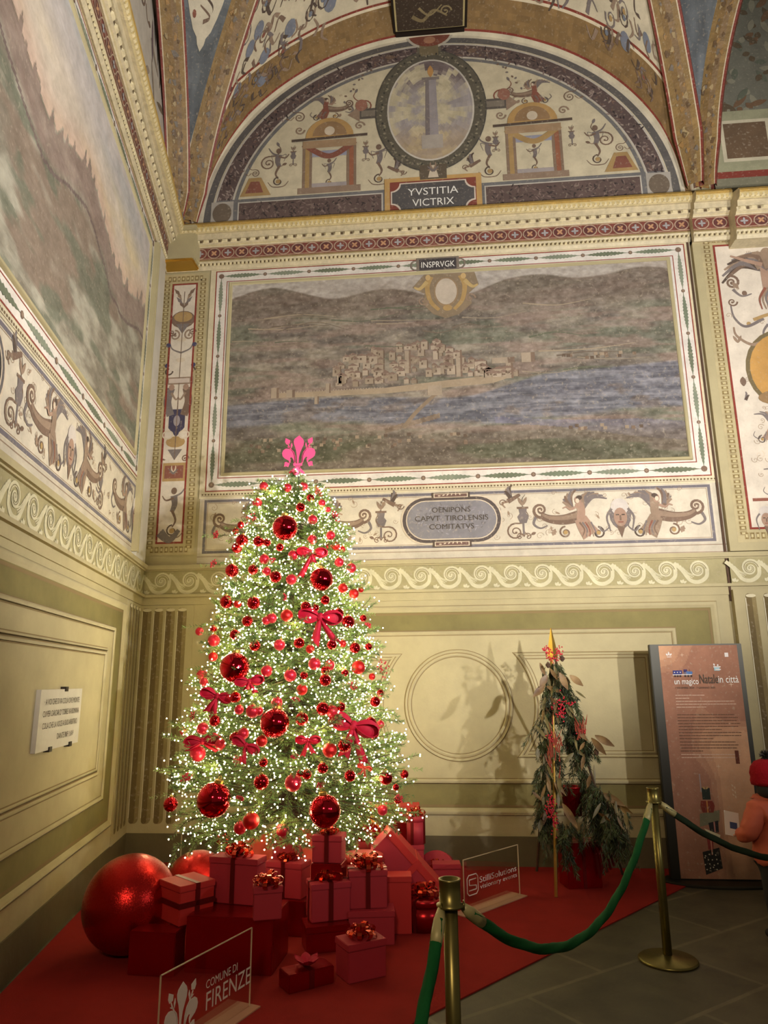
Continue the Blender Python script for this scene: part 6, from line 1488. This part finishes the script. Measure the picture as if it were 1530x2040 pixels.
rope((A_.x - .03, A_.y - .02, .862), (-.42, .95, .862), .40, 'green rope dropping from the near post out of the bottom edge', M['rope'])
M['rope_dark'] = mat('dark_green_rope', (30, 42, 26), .85, spec=.15)
rope((B_.x + .04, B_.y + .01, .862), (2.9, 5.0, .862), .34, 'dark green rope running right from the farther post to the child', M['rope_dark'])
post(2.94, 5.0, 'brass stanchion beyond the right edge'); post(-.45, .92, 'brass stanchion below the bottom edge')
# ================================================================= the child at the right edge
def skinned(name, verts, edges, radii, m, parent, sub=2, root=0, fn=None):
    me = bpy.data.meshes.new(name); me.from_pydata(verts, edges, []); o = bpy.data.objects.new(name, me); COL.objects.link(o)
    md = o.modifiers.new('s', 'SKIN'); md.use_smooth_shade = True
    for i, r in enumerate(radii):
        r = r if isinstance(r, tuple) else (r, r); me.skin_vertices[0].data[i].radius = r; me.skin_vertices[0].data[i].use_root = i == root
    sb = o.modifiers.new('u', 'SUBSURF'); sb.levels = sub; sb.render_levels = sub
    bpy.context.view_layer.update(); dg = bpy.context.evaluated_depsgraph_get()
    me2 = bpy.data.meshes.new_from_object(o.evaluated_get(dg)); bpy.data.objects.remove(o)
    if fn:
        for v in me2.vertices: v.co = Vector(fn(v.co))
    me2.update(); me2.name = name; return link(name, me2, m, parent, True)
M['skin'] = mat('skin', (206, 152, 124), .6); M['parka'] = mat('salmon_parka', (176, 82, 56), .7, noise=.1, scale=14); M['trouser'] = mat('black_trousers', (20, 18, 18), .8)
M['hat'] = mat('red_knit', (140, 12, 26), .95, bump=.5, bscale=90, spec=.2); M['hair'] = mat('dark_hair', (28, 20, 16), .7)
kid = empty('person', (2.07, 5.12, 0), 'small child in salmon puffer parka and red knit hat holding a white leaflet, right edge', 'person'); kid.rotation_euler = (0, 0, radians(25))
# faces +Y in its own frame, x to its right
bv = [(0, 0, .50), (0, .0, .60), (0, .0, .72), (0, 0, .80), (0, .0, .85), (0, .01, .93), (0, .01, .99),
      (.065, 0, .47), (.07, .01, .27), (.07, 0, .07), (.07, .09, .035), (-.065, 0, .47), (-.07, .01, .27), (-.07, 0, .07), (-.07, .09, .035),
      (.12, 0, .785), (.17, .01, .64), (.15, .12, .53), (-.12, 0, .785), (-.18, .02, .64), (-.17, .14, .60)]
be = [(0, 1), (1, 2), (2, 3), (3, 4), (4, 5), (5, 6), (0, 7), (7, 8), (8, 9), (9, 10), (0, 11), (11, 12), (12, 13), (13, 14), (3, 15), (15, 16), (16, 17), (3, 18), (18, 19), (19, 20)]
br = [(.085, .07), (.08, .065), (.085, .065), (.05, .045), (.035, .035), (.075, .085), (.055, .06), .06, .042, .03, .028, .06, .042, .03, .028, .035, .028, .018, .035, .028, .018]
skinned('body', bv, be, br, M['skin'], kid)
def hand(base, d, up, s=.8):
    base = Vector(base); d = Vector(d).normalized(); up = Vector(up).normalized(); sd = d.cross(up).normalized()
    V = [tuple(base), tuple(base + d * .045 * s)]; E = [(0, 1)]; R_ = [(.016 * s, .011 * s), (.02 * s, .011 * s)]
    for k, (o_, l) in enumerate(((-.015, .036), (-.005, .042), (.005, .04), (.014, .032))):
        i = len(V); p = base + d * .055 * s + sd * o_ * s
        V += [tuple(p), tuple(p + d * l * .5 * s - up * .006 * s), tuple(p + d * l * .75 * s - up * .022 * s)]; E += [(1, i), (i, i + 1), (i + 1, i + 2)]; R_ += [.0058 * s, .0052 * s, .0045 * s]
    i = len(V); V += [tuple(base + d * .02 * s - sd * .022 * s), tuple(base + d * .045 * s - sd * .032 * s - up * .01 * s)]; E += [(0, i), (i, i + 1)]; R_ += [.007 * s, .0055 * s]
    return skinned('hand', V, E, R_, M['skin'], kid, 1)
hand((.15, .135, .52), (-.05, 1, -.35), (0, .3, 1)); hand((-.17, .155, .598), (.1, 1, .05), (0, 0, 1))
def puff(z0, k=52, amp=.011):
    def f(c):
        r = Vector((c.x, c.y, 0)); n = r.normalized() if r.length > 1e-5 else r; return c + n * amp * abs(sin(c.z * k)) ** .6
    return f
skinned('parka', [(0, 0, .40), (0, 0, .52), (0, 0, .64), (0, 0, .74), (0, 0, .83), (0, 0, .86), (.13, 0, .775), (.185, .01, .63), (.16, .11, .54), (-.13, 0, .775), (-.195, .02, .64), (-.175, .12, .60)],
        [(0, 1), (1, 2), (2, 3), (3, 4), (4, 5), (3, 6), (6, 7), (7, 8), (3, 9), (9, 10), (10, 11)],
        [(.16, .135), (.165, .14), (.15, .13), (.13, .11), (.075, .075), (.085, .085), .072, .062, .045, .072, .062, .045], M['parka'], kid, 2, 0, puff(0))
skinned('hood', [(0, -.09, .80), (0, -.12, .845), (0.0, -.07, .875)], [(0, 1), (1, 2)], [(.10, .05), (.115, .06), (.08, .04)], M['parka'], kid)
skinned('trousers', [(0, 0, .46), (.07, 0, .42), (.072, .01, .27), (.072, 0, .06), (-.07, 0, .42), (-.072, .01, .27), (-.072, 0, .06)], [(0, 1), (1, 2), (2, 3), (0, 4), (4, 5), (5, 6)], [.09, .08, .06, .048, .08, .06, .048], M['trouser'], kid)
for q in (-1, 1):
    skinned('boot', [(q * .072, -.01, .125), (q * .072, -.005, .045), (q * .072, .06, .038), (q * .072, .11, .03)], [(0, 1), (1, 2), (2, 3)], [.042, .04, .035, .026], M['trouser'], kid)
mb = MB(); mb.lathe([(.088, .93), (.108, .92), (.112, .945), (.107, .965), (.112, .99), (.102, 1.03), (.075, 1.065), (.03, 1.082), (.002, 1.085)], (0, .005, 0), 28); mb.build('knit_hat', M['hat'], kid, True)
mb = MB(); mb.X = Matrix.Translation((0, .005, 1.10)); 
for i in range(120):
    d = Vector(tuple(rt.randn(3))).normalized(); mb.tube([(0, 0, 0), tuple(d * .034), tuple(d * .042)], [.004, .003, .001], 3)
mb.build('pompom', M['hair'], kid)
# face: nose, mouth, eyes, ears, hair
mb = MB(); mb.ball((0, .098, .925), .011, 5); mb.build('nose', M['skin'], kid, True)
mb = MB(); mb.box((0, .093, .897), (.03, .006, .006), bev=.002); mb.build('mouth', M['hat'], kid)
for q in (-1, 1):
    mb = MB(); mb.ball((q * .03, .085, .94), .008, 5); mb.build('eye', M['hair'], kid, True)
    mb = MB(); mb.X = Matrix.Diagonal((.4, 1, 1.4, 1)); mb.ball((q * .085 / .4, .0, .925 / 1.4), .016, 6); mb.build('ear', M['skin'], kid, True)
mb = MB(); mb.lathe([(.07, .845), (.092, .87), (.094, .93), (.07, .95)], (0, -.012, 0), 20); mb.build('scarf', M['trouser'], kid, True)
lf = empty('leaflet', (1.835, 5.215, .665), 'white leaflet with a blue mark held by the child', 'leaflet'); lf.rotation_euler = (radians(-15), radians(12), radians(10))
mb = MB(); mb.box((0, 0, 0), (.10, .002, .15)); mb.build('paper', M['white'], lf)
mb = MB(); mb.box((.01, -.0015, -.01), (.05, .001, .04)); mb.build('blue_mark', mat('blue_print', (60, 80, 120), .6), lf)
